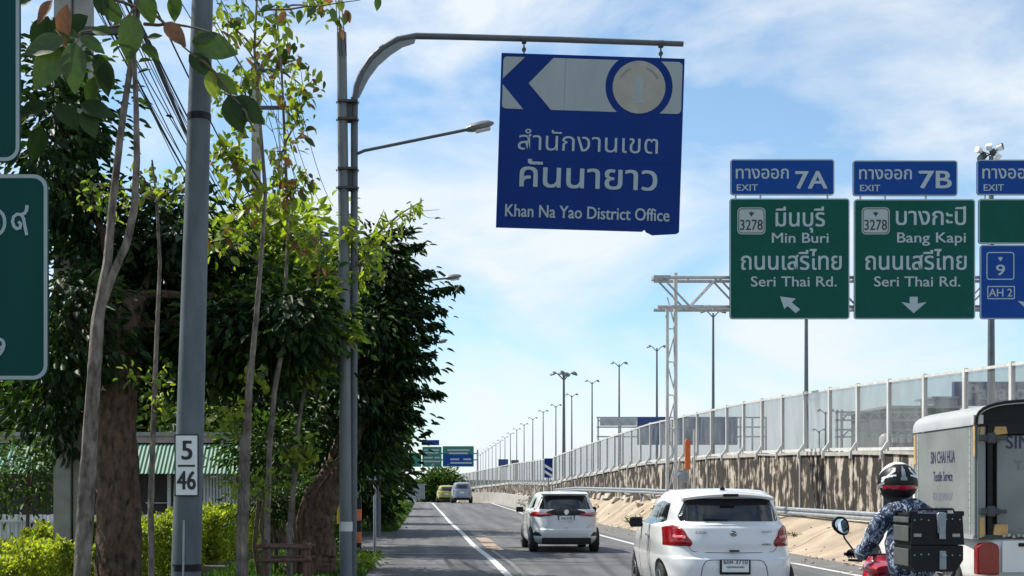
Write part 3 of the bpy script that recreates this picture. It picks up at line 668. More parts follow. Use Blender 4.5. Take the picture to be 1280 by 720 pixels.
for k in range(1, 22):
    off = 1 / (.001425 + .000690 * k); D_ = F * XM / off
    px = CX + off; hh = off / (1.6 if k < 4 else 1.51 if k < 8 else 1.46)
    if k == 1: hh = 300
    if Lp is None:
        Lp = mast('tall grey twin lamp in the expressway row, behind the Bang Kapi and Min Buri signs', px, HY - hh, D_, (0, math.pi), g1); base = Lp
        basez = at(px, HY - hh, D_).z
        # lamp proto copied along the row
    else:
        c = copy_tree(Lp); zt = H + hh * D_ / F; sc = (zt - 2.3) / (basez - 2.3)
        c.location = (XM, D_, 2.3 - (basez - zt)); 
        nm = {2: 'twin lamp whose pole stands just left of the Min Buri sign', 3: 'twin lamp right of the gantry leg top, tallest of the free-standing row', 4: 'second tallest free-standing twin lamp left of the gantry leg', 5: 'third twin lamp left of the gantry leg'}
        c['label'] = nm.get(k, f'{["sixth", "seventh", "eighth", "ninth", "tenth", "eleventh", "twelfth", "thirteenth", "fourteenth", "fifteenth", "sixteenth", "seventeenth", "eighteenth", "nineteenth", "twentieth", "last"][k - 6]} twin lamp of the row, counted from the nearest into the distance')
q = mast('four-headed lamp with wider cluster among the twin lamps', 704.8, 467, 96, (0, math.pi, 1.2, -1.9), None)
# flood light cluster above the right-hand sign
t = mast('tall mast with a cluster of black and white floodlights above the right exit sign', 1239, 190, 47, (), None)
c = at(1238, 190, 47)
for k, (dx, dz, a) in enumerate(((-.38, .1, 2.8), (-.2, -.12, 2.4), (-.05, .18, 1.8), (.1, -.02, .9), (.28, .12, .5), (.42, .22, .3), (.2, -.2, 1.2), (-.3, -.22, 3.3))):
    mb = MB(); p = c + Vector((dx, rng.uniform(-.15, .15), dz)); mb.bar(c + Vector((0, 0, -.1)), p, .03); 
    obj('arm', mb, 'dark_metal', t)
    mb = MB(); mb.lathe(p, (math.cos(a), -.4, math.sin(a) * .6), [(.05, -.12), (.11, -.08), (.13, .08), (.12, .1)], 10)
    obj('floodlight', mb, 'dark_metal' if k % 2 else 'helmet_w', t, smooth=True)
# a small lamp head on the far side between posts and others seen through the panes
for lab, px, py, D_ in (('lamp seen through the panes right of the Min Buri pole line, taller of two', 1032, 513, 150), ('shorter lamp of two seen through the panes above the guard rail', 1024, 537, 190)):
    mast(lab, px, py, D_, (0, math.pi), None)

# ------------------------------------------------------------------ far expressway gantry, billboard, buildings behind the panes
fg = thing('far_gantry', 'far gantry frame with a blue sign seen behind the noise barrier', 'gantry', (at(850, 600, 120).x, 120, 2))
def fbx(n_, x0, y0, x1, y1, D_, m, par, dp=.3):
    a, b = at(x0, y1, D_), at(x1, y0, D_); mb = MB(); mb.box(((a.x + b.x) / 2, D_ + dp / 2, (a.z + b.z) / 2), (b.x - a.x, dp, b.z - a.z)); return obj(n_, mb, m, par)
fbx('blue_panel', 797, 521, 922, 556, 120, 'distblue', fg)
fbx('pale_panel', 750, 522, 796, 532, 120, 'barrier_far', fg)
for py in (521, 533, 545): fbx('beam', 746, py, 958, py + 1.6, 120.6, 'galv', fg)
for px in (747, 775, 925, 940, 957): fbx('post', px, 521, px + 1.6, 596, 121, 'galv', fg)
mb = MB()
for i in range(8):
    a = at(747 + i * 6.2, 531 if i % 2 else 523, 119.8); b = at(747 + (i + 1) * 6.2, 523 if i % 2 else 531, 119.8); mb.bar(a, b, .08)
obj('lacing', mb, 'galv', fg)
tg = thing('truss_gantry', 'grey open truss gantry seen through the panes left of the box truck', 'gantry', (at(1060, 560, 75).x, 75, 2))
for py in (514, 524, 536, 545): fbx('beam', 1045, py, 1160, py + 2, 75, 'steel_grey', tg, .25)
for px in (1046, 1052): fbx('post', px, 512, px + 2, 575, 75, 'steel_grey', tg, .25)
mb = MB()
for i in range(14):
    for a_, b_ in ((515, 524), (537, 545)):
        p = at(1054 + i * 8, a_ if i % 2 else b_, 75.1); q_ = at(1054 + (i + 1) * 8, b_ if i % 2 else a_, 75.1); mb.bar(p, q_, .07)
obj('lacing', mb, 'steel_grey', tg)
gb = thing('grey_building', 'dark grey flat-roofed building seen through the panes beside the box truck', 'building', (at(1150, 600, 110).x, 110, 0))
fbx('wall', 1112, 510, 1200, 600, 110, 'distgrey', gb, 10)
for px in range(1116, 1160, 9): fbx('window', px, 543, px + 6, 553, 109.6, 'barrier_far', gb, .4)
fbx('roof', 1109, 507, 1204, 510, 109, 'galv', gb, 12)
hutx = thing('roof_hut', 'small grey hut on the roof edge left of the billboard', 'hut', (at(1180, 507, 112).x, 112, H - (507 - HY) * 112 / F))
fbx('wall', 1167, 498, 1197, 506.9, 112, 'galv', hutx, 3); fbx('roof', 1165, 495.5, 1199, 498, 111.6, 'steel_grey', hutx, 4)
bb = thing('billboard', 'dark blue billboard with white lettering behind the noise barrier above the truck', 'billboard', (at(1250, 507, 118).x, 118, H - (507 - HY) * 118 / F))
fbx('board', 1193, 477, 1322, 507, 118, 'distblue', bb, .6)
a, b = at(1211, 499, 118), at(1313, 499, 118)
lettering('Panasonic', a.x, b.x, a.z, 27 * 118 / F, 117.98, 'sign_white', bb, .03)
for px in (1205, 1250, 1300): fbx('leg', px, 507, px + 2, 512, 119.5, 'galv', bb, .3)
tk = thing('white_tank', 'small white tank on a stand seen through the panes beside the rider', 'tank', (at(1108, 560, 70).x, 70, 2))
P = at(1107, 558, 70); mb = MB(); mb.lathe(P, (0, 0, 1), [(.3, -.1), (.34, .0), (.34, .5), (.22, .66), (.06, .7)], 12); obj('tank_body', mb, 'white_metal', tk, smooth=True)
mb = MB()
for dx in (-.25, .25): mb.bar(P + Vector((dx, 0, -1.6)), P + Vector((dx, 0, -.1)), .06)
obj('stand', mb, 'galv', tk)

# small signs at the bend
def far_panel(name, label, x0, y0, x1, y1, D_, m, post=True, zb=2.0):
    t = thing(name, label, 'road sign', (at((x0 + x1) / 2, y1, D_).x, D_, zb))
    fbx('panel', x0, y0, x1, y1, D_, m, t, .08)
    if post:
        a = at((x0 + x1) / 2, y1, D_); mb = MB(); mb.tube([(a.x, D_ + .12, zb), (a.x, D_ + .12, a.z + .3)], .05, 8); obj('post', mb, 'galv', t)
    return t
t = far_panel('chevron_sign', 'blue and white striped chevron sign standing at the dip in the noise barrier', 680.5, 573, 690.8, 597, 80, 'sign_blue', zb=1.2)
for y0 in (580, 587.5):
    p = [at(680.8, y0, 80), at(690.5, y0 + 6, 80), at(690.5, y0 + 9.5, 80), at(680.8, y0 + 3.5, 80)]
    mb = MB(); mb.prism([(v.x, v.z) for v in p], 79.975, 79.99); obj('stripe', mb, 'plate_white', t)
far_panel('small_sign', 'small dark blue sign above the far barrier, left of a grey box', 623, 574, 635.2, 584, 150, 'distblue')
far_panel('small_sign', 'small grey box sign above the far barrier, right of the dark blue one', 639, 575, 648.4, 580.5, 150, 'distgrey')
# orange marker, white post and round mirror by the gantry leg
om = thing('orange_marker', 'orange hooded marker on a thin post right of the gantry leg', 'marker', (at(860, 600, 41).x, 41, .8))
a = at(859.5, 587, 41); b = at(859.5, 549, 41)
mb = MB(); mb.prism([(a.x - .085, a.z), (a.x + .085, a.z), (b.x + .085, b.z - .06), (b.x + .04, b.z), (b.x - .05, b.z), (b.x - .085, b.z - .08)], 40.95, 41.05); obj('hood', mb, 'orange', om, bevel=.01)
mb = MB(); mb.tube([(a.x + .03, 41.08, .6), (a.x + .03, 41.08, b.z)], .03, 8); obj('post', mb, 'galv', om)
wp = thing('white_post', 'plain white steel post between the gantry leg and the stained wall', 'post', (at(868, 610, 42).x, 42, .8))
a = at(868, 539, 42); mb = MB(); mb.tube([(a.x, 42, .6), (a.x, 42, a.z)], .038, 10); obj('pole', mb, 'white_metal', wp); mb = MB(); mb.lathe((a.x, 42, a.z), (0, 0, 1), [(.045, 0), (.045, .03), (.02, .05)], 10); obj('cap', mb, 'galv', wp)
rm = thing('round_device', 'round grey disc device mounted low beside the gantry leg', 'device', (at(854, 600, 40.5).x, 40.5, .8))
a = at(854, 596, 40.5); mb = MB(); mb.lathe(a, (.2, -1, .1), [(.13, -.06), (.19, -.04), (.2, .02), (.15, .05), (.05, .06)], 16); obj('disc', mb, 'galv', rm, smooth=True)
mb = MB(); mb.lathe(a + Vector((-.06, .02, .12)), (0, -1, 0), [(.07, -.04), (.08, .03), (.04, .06)], 12); obj('small_lamp', mb, 'dark_metal', rm)
mb = MB(); mb.tube([(a.x, 40.6, .6), (a.x, 40.6, a.z)], .035, 8); obj('post', mb, 'galv', rm)

# distant gantry ahead over the road
dg_ = thing('distant_gantry', 'distant gantry over the road ahead with green and blue signs', 'gantry', (at(515, 600, 200).x, 200, 0))
for px in (508, 596): fbx('leg', px, 562, px + 2, 628, 200.5, 'galv', dg_, .4)
for py in (566, 574): fbx('beam', 508, py, 598, py + 1.6, 200.6, 'galv', dg_, .4)
gd = 'signs on the distant gantry'
def dsign(label, x0, y0, x1, y1, m, extra=None):
    t = thing('distant_sign', label, 'road sign', (at((x0 + x1) / 2, y1, 200).x, 200, at(0, y1, 200).z), gd); fbx('panel', x0, y0, x1, y1, 200, m, t, .12)
    if extra: extra(t)
    return t
def ex(t):
    fbx('blue_panel', 555, 567.5, 590.8, 582.2, 199.93, 'sign_blue2', t, .06)
    for i, (x0, x1, y) in enumerate(((559, 587, 561.5), (561, 585, 565.5), (563, 574, 573), (579, 589, 573), (563, 590, 577.5))):
        fbx('text_line', x0, y, x1, y + 2.2, 199.9, 'sign_white', t, .02)
dsign('distant green sign with a blue lower half over the road, rightmost of the distant signs', 553.3, 557.7, 592.2, 583.3, 'bluegreen', ex)
def ex2(t):
    for x0, x1, y in ((530, 549, 561.5), (531, 548, 565), (530, 541, 571), (543, 550, 571), (530, 550, 575.8)): fbx('text_line', x0, y, x1, y + 2.0, 199.9, 'sign_white', t, .02)
    for x0 in (539, ): fbx('arrow', x0, 579.5, x0 + 3, 582, 199.9, 'sign_white', t, .02)
dsign('distant green sign in the middle of the distant gantry', 528, 558.5, 552, 583.5, 'bluegreen', ex2)
dsign('distant green sign half hidden by the roadside trees', 512, 567, 526.6, 583.5, 'bluegreen')
dsign('distant small blue sign on top of the middle green sign', 527, 550, 549, 556.5, 'sign_blue2')
fw = thing('far_fence', 'grey slatted fence across the far end of the left lane', 'fence', (at(520, 620, 135).x, 135, 0))
for i in range(14):
    fbx('slat', 502 + i * 2.1, 606, 503.6 + i * 2.1, 624, 135, 'galv', fw, .06)
fbx('rail', 501, 605, 533, 606.4, 135, 'galv', fw, .1)
fh = thing('far_shed', 'pale grey shed roof beyond the far fence', 'shed', (at(523, 610, 180).x, 180, 0))
fbx('wall', 507, 600, 536, 624, 180, 'barrier_far', fh, 8); a = at(504, 599, 179); b = at(539, 599, 179)
mb = MB(); mb.prismx([(178.5, a.z), (189, a.z), (184, a.z + 1.1)], a.x, b.x); obj('roof', mb, 'whitesheet', fh)
far = thing('overpass', 'pale concrete overpass far beyond the bend of the road', 'bridge', (at(610, 600, 260).x, 260, 0))
fbx('deck', 560, 600, 700, 606, 260, 'conc_pale', far, 8)
for px in (590, 630, 670): fbx('pier', px, 606, px + 4, 622, 262, 'conc_pale', far, 3)
# ------------------------------------------------------------------ vehicles
class Car:
    """body lofted from horizontal outlines: (z, y_rear, y_front, half_width, squareness). y=0 at the rear bumper."""
    def __init__(s, name, label, cat, loc, levels, paint, zs=1.0, n=64, group=None, yaw=0.0, smap=None):
        s.t = thing(name, label, cat, loc, group); s.loc = Vector(loc); s.yaw = yaw; s.map = smap
        mb = MB(); lv = []
        for a, b in zip(levels, levels[1:]):
            k = 3
            for i in range(k): lv.append([a[j] + (b[j] - a[j]) * i / k for j in range(5)])
        lv.append(list(levels[-1]))
        for z, yr, yf, hw, e in lv:
            cy, hl = (yr + yf) / 2, (yf - yr) / 2
            for j in range(n):
                a = 2 * math.pi * j / n; ca, sa = math.cos(a), math.sin(a)
                mb.v.append((hw * math.copysign(abs(ca) ** (2 / e), ca), cy + hl * math.copysign(abs(sa) ** (2 / e), sa), z * zs))
        for i in range(len(lv) - 1):
            for j in range(n):
                p = i * n + j; q = i * n + (j + 1) % n; mb.f.append((p, q, q + n, p + n))
        mb.f.append(tuple(range(n))); mb.f.append(tuple((len(lv) - 1) * n + j for j in range(n)))
        s.bvh = BVHTree.FromPolygons([Vector(v) for v in mb.v], mb.f)
        s.body = s.put('body', mb, paint, smooth=True)
    def put(s, name, mb, m, smooth=False, parent=None, **k):
        if s.map and name not in ('wheel', 'rim'): mb.v = [s.map(v) for v in mb.v]
        o = MB(); o.v = [tuple(Vector(v) + s.loc) for v in mb.v]; o.f = mb.f
        return obj(name, o, m, parent or s.t, smooth=smooth, **k)
    def hit(s, a, z, side):
        if side == 'rear': o, d = Vector((a, -3, z)), Vector((0, 1, 0))
        elif side == 'left': o, d = Vector((-3, a, z)), Vector((1, 0, 0))
        elif side == 'right': o, d = Vector((3, a, z)), Vector((-1, 0, 0))
        elif side == 'front': o, d = Vector((a, 9, z)), Vector((0, -1, 0))
        r = s.bvh.ray_cast(o, d); return (r[0], d) if r[0] is not None else (None, d)
    def patch(s, name, poly, side, m, off=.006, nr_=10, nc=14, parent=None, smooth=True, bulge=0.0):
        """poly in (a, z); grid projected onto the body and set proud by off"""
        zs = [p[1] for p in poly]; z0, z1 = min(zs), max(zs); mb = MB(); rows = []
        for i in range(nr_ + 1):
            z = z0 + (z1 - z0) * (i / nr_ * .998 + .001); xs = []
            for (a, b), (c, d) in zip(poly, poly[1:] + poly[:1]):
                if (b - z) * (d - z) < 0: xs.append(a + (c - a) * (z - b) / (d - b))
            if len(xs) < 2: continue
            a, c = min(xs), max(xs); row = []
            for j in range(nc + 1):
                x = a + (c - a) * j / nc; p, d = s.hit(x, z, side)
                if p is None: row = None; break
                u = math.sin(math.pi * min(1, max(0, j / nc))) * math.sin(math.pi * i / nr_)
                row.append(p - d * (off + bulge * u ** .5))
            if row: rows.append(row)
        n = nc + 1
        for r in rows: mb.v += [tuple(p) for p in r]
        for i in range(len(rows) - 1):
            for j in range(nc): mb.f.append((i * n + j, i * n + j + 1, (i + 1) * n + j + 1, (i + 1) * n + j))
        # skirt back to the body
        b = [(0, j) for j in range(n)] + [(i, n - 1) for i in range(1, len(rows))] + [(len(rows) - 1, j) for j in range(n - 2, -1, -1)] + [(i, 0) for i in range(len(rows) - 2, 0, -1)]
        k = len(mb.v); _, d = s.hit(poly[0][0], z0, side)
        for i, j in b: mb.v.append(tuple(Vector(mb.v[i * n + j]) + d * (off + .02)))
        for q in range(len(b)):
            i, j = b[q]; i2, j2 = b[(q + 1) % len(b)]; mb.f.append((i * n + j, i2 * n + j2, k + (q + 1) % len(b), k + q))
        return s.put(name, mb, m, smooth=smooth, parent=parent)
    def wheels(s, ys, hx, r=.30, w_=.2, z=None):
        z = z or r
        for y in ys:
            for sg in (-1, 1):
                x = sg * (hx - w_ / 2); mb = MB()
                mb.lathe((x, y, z), (sg, 0, 0), [(r * .62, -w_ / 2), (r * .93, -w_ / 2), (r, -w_ * .36), (r, w_ * .36), (r * .93, w_ / 2), (r * .66, w_ / 2 - .004)], 28)
                wh = s.put('wheel', mb, 'rubber', smooth=True); wh['label'] = 'black tyre on an alloy rim'
                mb = MB(); mb.lathe((x, y, z), (sg, 0, 0), [(r * .66, w_ / 2 - .02), (r * .64, w_ / 2 + .004), (r * .55, w_ / 2 - .01)], 24)
                for k in range(5):
                    a = k * 1.2566; c = Vector((x + sg * (w_ / 2 - .004), y, z)); mb.bar(c, c + Vector((0, math.cos(a), math.sin(a))) * r * .6, .02, .06, (1, 0, 0))
                s.put('rim', mb, 'rim', parent=wh, smooth=False)
    def text(s, body, x0, x1, zb, em, y, m, parent=None, bold=.01):
        return lettering(body, s.loc.x + x0, s.loc.x + x1, s.loc.z + zb, em, s.loc.y + y, m, parent or s.t, bold, frame=(lambda p: tuple(Vector(s.map(Vector(p) - s.loc)) + s.loc)) if s.map else None)
    def rotate(s): s.t.rotation_euler.z = s.yaw
def mir(p): return [(-a, b) for a, b in p]
def arch(cy, r, z, n=12): return [(cy + r * math.cos(math.pi * i / n), z + r * math.sin(math.pi * i / n)) for i in range(n + 1)]
def common_sides(c, glass, doors, hw):
    for sd in ('left', 'right'):
        for g in glass: c.patch('side_window', g, sd, 'carglass', off=.004)
        for x in doors:
            mb = MB()
        for (y, z) in doors:
            p, d = c.hit(y, z, sd)
            mb = MB(); mb.box(p - d * .02, (.03, .17, .03)); c.put('door_handle', mb, 'carwhite' if c.white else 'chrome')
        for yl in c.seams:
            pts = [c.hit(yl, z, sd) for z in (.28, .45, .6, .75, .88)]
            mb = MB(); mb.tube([p - d * .001 for p, d in pts], .004, 4); c.put('door_seam', mb, 'black')
# --- white hatchback, near right
SX, SD = 3.87, 16.15
sw = [(.17, .14, 3.62, .72, 5), (.26, .05, 3.76, .81, 5), (.40, .0, 3.84, .85, 5), (.56, -.01, 3.86, .872, 4.6), (.64, .0, 3.86, .878, 4.4), (.665, .045, 3.84, .872, 4.4), (.72, .06, 3.82, .868, 4.4), (.85, .055, 3.76, .862, 4.2),
      (.95, .075, 3.58, .85, 4.0), (1.02, .09, 3.35, .835, 3.9), (1.055, .13, 3.15, .80, 3.9), (1.09, .20, 2.85, .765, 4.0), (1.18, .26, 2.70, .735, 4.2), (1.30, .335, 2.45, .69, 4.4), (1.40, .41, 2.25, .645, 4.4), (1.445, .47, 2.12, .61, 4.2), (1.475, .60, 1.98, .55, 3.6), (1.492, .85, 1.75, .42, 3.0), (1.497, 1.1, 1.5, .2, 2.4)]
z_ = 1.045
sz = Car('hatchback', 'white rounded hatchback with black plate frame, the nearest car in front of the camera', 'car', (SX, SD, 0), sw, 'carwhite', z_)
sz.white = True; sz.seams = (1.35, 2.35)
sz.patch('rear_window', [(-.62, 1.145), (.62, 1.145), (.645, 1.20), (.56, 1.39), (.50, 1.435), (-.50, 1.435), (-.56, 1.39), (-.645, 1.20)], 'rear', 'carglass', off=.005, nr_=14, nc=24)
# roof spoiler with a dark notch
mb = MB(); n_ = 16; vs = []
for i in range(n_ + 1):
    x = -.585 + 1.17 * i / n_; e = 1 - (abs(x) / .6) ** 4 * .6; yb = .26 + .14 * (abs(x) / .6) ** 3
    zt = 1.545 - .055 * (x / .6) ** 2
    vs += [(x, yb, zt - .085), (x, yb - .02, zt - .055), (x, yb + .10, zt - .030), (x, .95, zt + .022), (x, .8, zt - .07)]
mb.v = vs
for i in range(n_):
    for j in range(5): a = i * 5 + j; b = i * 5 + (j + 1) % 5; mb.f.append((a, b, b + 5, a + 5))
mb.f += [tuple(range(5)), tuple(n_ * 5 + j for j in range(5))]
sp = sz.put('roof_spoiler', mb, 'carwhite', smooth=True)
mb = MB(); mb.box((0, .245, 1.478), (.19, .06, .036)); sz.put('brake_light', mb, 'black', parent=sp, bevel=.006)
tl = [(.53, .83), (.515, .87), (.52, .895), (.575, .965), (.60, 1.03), (.65, 1.075), (.71, 1.092), (.77, 1.088), (.805, 1.06), (.815, .83)]
for sg, P_ in ((1, tl), (-1, mir(tl))):
    o = sz.patch('tail_light', P_, 'rear', 'redlight', off=.012, nr_=14, nc=16, bulge=.03)
    q = [(.60, .925), (.585, .95), (.60, .972), (.72, .975), (.74, .95), (.72, .93)]; q = q if sg > 0 else mir(q)
    sz.patch('lamp_strip', q, 'rear', 'redlight2', off=.045, nr_=4, nc=8, parent=o)
def seam(c, pts, name='seam', m='black', r=.004, par=None):
    P_ = [c.hit(a, b, 'rear') for a, b in pts]; mb = MB(); mb.tube([p - d * .0015 for p, d in P_ if p], r, 5); return c.put(name, mb, m, parent=par)
seam(sz, [(-.56, .84), (-.54, .79), (-.50, .762), (-.3, .752), (0, .748), (.3, .752), (.50, .762), (.54, .79), (.56, .84)], 'tailgate_seam')
sz.patch('license_recess', [(-.33, .45), (.33, .45), (.39, .62), (.36, .66), (-.36, .66), (-.39, .62)], 'rear', 'carwhite', off=.003, nr_=3, nc=8)
seam(sz, [(-.43, .40), (-.40, .58), (-.36, .645), (-.31, .66), (0, .663), (.31, .66), (.36, .645), (.40, .58), (.43, .40)], 'recess_edge', 'darkgrey', .006)
mb = MB(); mb.box((0.0, -.03, .575), (.385, .02, .19)); pl = sz.put('plate_frame', mb, 'black', bevel=.008)
mb = MB(); mb.box((0.0, -.044, .585), (.335, .008, .145)); pp_ = sz.put('license_plate', mb, 'plate_white', parent=pl)
sz.text('6ขห 3710', -.15, .15, .615, .075, -.050, 'sign_black', pl); sz.text('กรุงเทพมหานคร', -.11, .11, .565, .035, -.050, 'sign_black', pl)
mb = MB(); mb.box((0, .018, .775), (.12, .03, .022)); sz.put('tailgate_handle', mb, 'black')
p, d = sz.hit(0, 1.0, 'rear')
mb = MB(); mb.lathe(p + Vector((0, -.004, 0)), (0, -1, 0), [(.045, 0), (.048, .008), (.04, .012)], 18); mb2 = sz.put('emblem_ring', mb, 'chrome', smooth=True)
mb = MB(); c0 = p + Vector((0, -.02, 0))
for a, b in (((-.03, .028), (.03, .012)), ((.03, .012), (-.03, -.010)), ((-.03, -.010), (.03, -.028))): mb.bar(c0 + Vector((a[0], 0, a[1])), c0 + Vector((b[0], 0, b[1])), .012, .006, (0, 1, 0))
sz.put('emblem', mb, 'darkgrey', parent=mb2)
sz.text('SUZUKI', -.485, -.34, .99, .042, .045, 'darkgrey'); sz.text('SWIFT', .345, .475, 1.0, .042, .045, 'darkgrey'); sz.text('HYBRID', .35, .465, .845, .034, .028, 'sign_black', bold=.03)
# tailgate crease: a soft ridge
mb = MB(); pts = []
for i in range(21):
    x = -.50 + i * .05; p, d = sz.hit(x, 1.085 + .012 * (1 - (x / .5) ** 2), 'rear'); pts.append(p)
mb.tube(pts, [.004 + .008 * math.sin(math.pi * i / 20) for i in range(21)], 8); sz.put('tailgate_crease', mb, 'carwhite', smooth=True)
mb = MB(); p, d = sz.hit(-.12, 1.185, 'rear'); p2, d = sz.hit(-.36, 1.165, 'rear'); p3, _ = sz.hit(-.05, 1.16, 'rear')
mb.bar(p3 - Vector((0, .02, 0)), p2 - Vector((0, .025, -.01)), .02, .02); sz.put('rear_wiper', mb, 'black')
mb = MB(); mb.tube([(-.03, .62, 1.55), (-.03, .60, 1.60)], [.012, .006], 8); mb.lathe((-.03, .62, 1.545), (0, 0, 1), [(.035, 0), (.03, .03), (.01, .045)], 10); sz.put('antenna', mb, 'black', smooth=True)
wins = [[(1.42, 1.08), (2.25, 1.08), (2.12, 1.33), (1.42, 1.40)], [(.72, 1.13), (1.36, 1.09), (1.36, 1.40), (.80, 1.39)], [(2.31, 1.08), (2.75, 1.08), (2.25, 1.32)]]
common_sides(sz, wins, [(1.55, .93), (.95, 1.17)], .86)
for sd in ('left', 'right'):
    for cy in (.68, 3.05): sz.patch('wheel_arch', arch(cy, .345, .31) , sd, 'black', off=.004, nr_=10, nc=14)
sz.wheels((.68, 3.05), .855, .305, .19)
for sg in (-1, 1):
    mb = MB(); mb.box((sg * .925, 2.32, 1.085), (.18, .10, .145)); m_ = sz.put('wing_mirror', mb, 'black', bevel=.03)
    mb = MB(); mb.bar((sg * .80, 2.36, 1.03), (sg * .88, 2.33, 1.05), .05, .03); sz.put('mirror_arm', mb, 'black')
mb = MB(); mb.box((0, .09, .22), (1.25, .12, .14)); sz.put('rear_diffuser', mb, 'black', bevel=.02)
for sg in (-1, 1): sz.patch('reflector', [(sg * .62, .36), (sg * .76, .36), (sg * .76, .40), (sg * .62, .40)], 'rear', 'redlight', off=.006, nr_=3, nc=5)
sz.t.rotation_euler.z = R(-1.5)

# --- white pearl hatchback, farther, with black garnish between lamps
YX, YD = 3.38, 31.2
ya = [(.20, .22, 3.9, .76, 5), (.28, .10, 3.95, .83, 5), (.36, .03, 4.05, .852, 5), (.48, .0, 4.10, .862, 4.6), (.56, .0, 4.1, .866, 4.4), (.59, .035, 4.09, .865, 4.3), (.70, .05, 4.06, .865, 4.2), (.85, .07, 3.95, .86, 4.0), (.95, .10, 3.6, .85, 3.8),
      (1.02, .14, 3.3, .82, 3.8), (1.06, .20, 3.1, .78, 3.9), (1.16, .29, 2.85, .735, 4.2), (1.28, .385, 2.6, .69, 4.2), (1.39, .47, 2.35, .64, 4.2), (1.44, .54, 2.2, .60, 4), (1.47, .68, 2.0, .53, 3.4), (1.487, .9, 1.8, .40, 3), (1.492, 1.1, 1.55, .2, 2.4)]
yz = Car('hatchback', 'pearl white hatchback with black trim between its tail lamps, in the middle distance', 'car', (YX, YD, G(YD)), ya, 'carpearl', 1.01)
yz.white = True; yz.seams = (1.4, 2.45)
yz.patch('rear_window', [(-.70, 1.07), (.70, 1.07), (.56, 1.38), (.50, 1.40), (-.50, 1.40), (-.56, 1.38)], 'rear', 'carglass', off=.006, nr_=12, nc=20)
yz.patch('black_garnish', [(-.42, .925), (.42, .925), (.50, 1.0), (.30, 1.06), (.14, 1.10), (-.14, 1.10), (-.30, 1.06), (-.50, 1.0)], 'rear', 'black', off=.012, nr_=8, nc=18)
tl = [(.34, .915), (.60, .89), (.82, .89), (.85, .95), (.83, 1.06), (.72, 1.09), (.58, 1.075), (.36, .99)]
for sg, P_ in ((1, tl), (-1, mir(tl))):
    o = yz.patch('tail_light', P_, 'rear', 'redlight', off=.02, nr_=8, nc=16, bulge=.03)
    q = [(.45, .945), (.70, .945), (.70, .965), (.45, .965)]; yz.patch('lamp_strip', q if sg > 0 else mir(q), 'rear', 'redlight2', off=.05, nr_=3, nc=8, parent=o)
    f = [(.60, .415), (.80, .415), (.79, .48), (.74, .52), (.66, .50)]; yz.patch('fog_lamp_recess', f if sg > 0 else mir(f), 'rear', 'black', off=.006)
yz.patch('plate_recess', [(-.20, .80), (.20, .80), (.22, .92), (-.22, .92)], 'rear', 'darkgrey', off=.004, nr_=4, nc=6)
mb = MB(); mb.box((0, .02, .85), (.34, .02, .11)); pl = yz.put('license_plate', mb, 'plate_white'); yz.text('3กธ 5128', -.13, .13, .825, .08, .006, 'sign_black', pl)
mb = MB(); mb.lathe((0, .09, 1.0), (0, -1, 0), [(.06, 0), (.065, .02), (.05, .025)], 16); yz.put('emblem', mb, 'chrome')
seam(yz, [(-.62, .90), (-.58, .66), (-.5, .62), (0, .615), (.5, .62), (.58, .66), (.62, .90)], 'tailgate_seam')
mb = MB(); mb.box((0, .05, .3), (1.2, .1, .15)); yz.put('rear_diffuser', mb, 'black', bevel=.03)
wins = [[(1.45, 1.07), (2.35, 1.07), (2.2, 1.31), (1.45, 1.38)], [(.75, 1.09), (1.4, 1.07), (1.4, 1.38), (.88, 1.36)]]
common_sides(yz, wins, [(1.6, .95), (.95, .97)], .86)
for sd in ('left', 'right'):
    for cy in (.72, 3.25): yz.patch('wheel_arch', arch(cy, .345, .31), sd, 'black', off=.004)
yz.wheels((.72, 3.25), .855, .31, .20)
for sg in (-1, 1):
    mb = MB(); mb.box((sg * .96, 2.55, 1.03), (.19, .10, .14)); yz.put('wing_mirror', mb, 'black', bevel=.03)
    mb = MB(); mb.bar((sg * .80, 2.6, .99), (sg * .90, 2.56, 1.0), .05, .03); yz.put('mirror_arm', mb, 'black')
# roof spoiler
mb = MB(); mb.prismx([(.36, 1.42), (.34, 1.45), (.8, 1.495), (.8, 1.45)], -.58, .58); yz.put('roof_spoiler', mb, 'carpearl', bevel=.02)

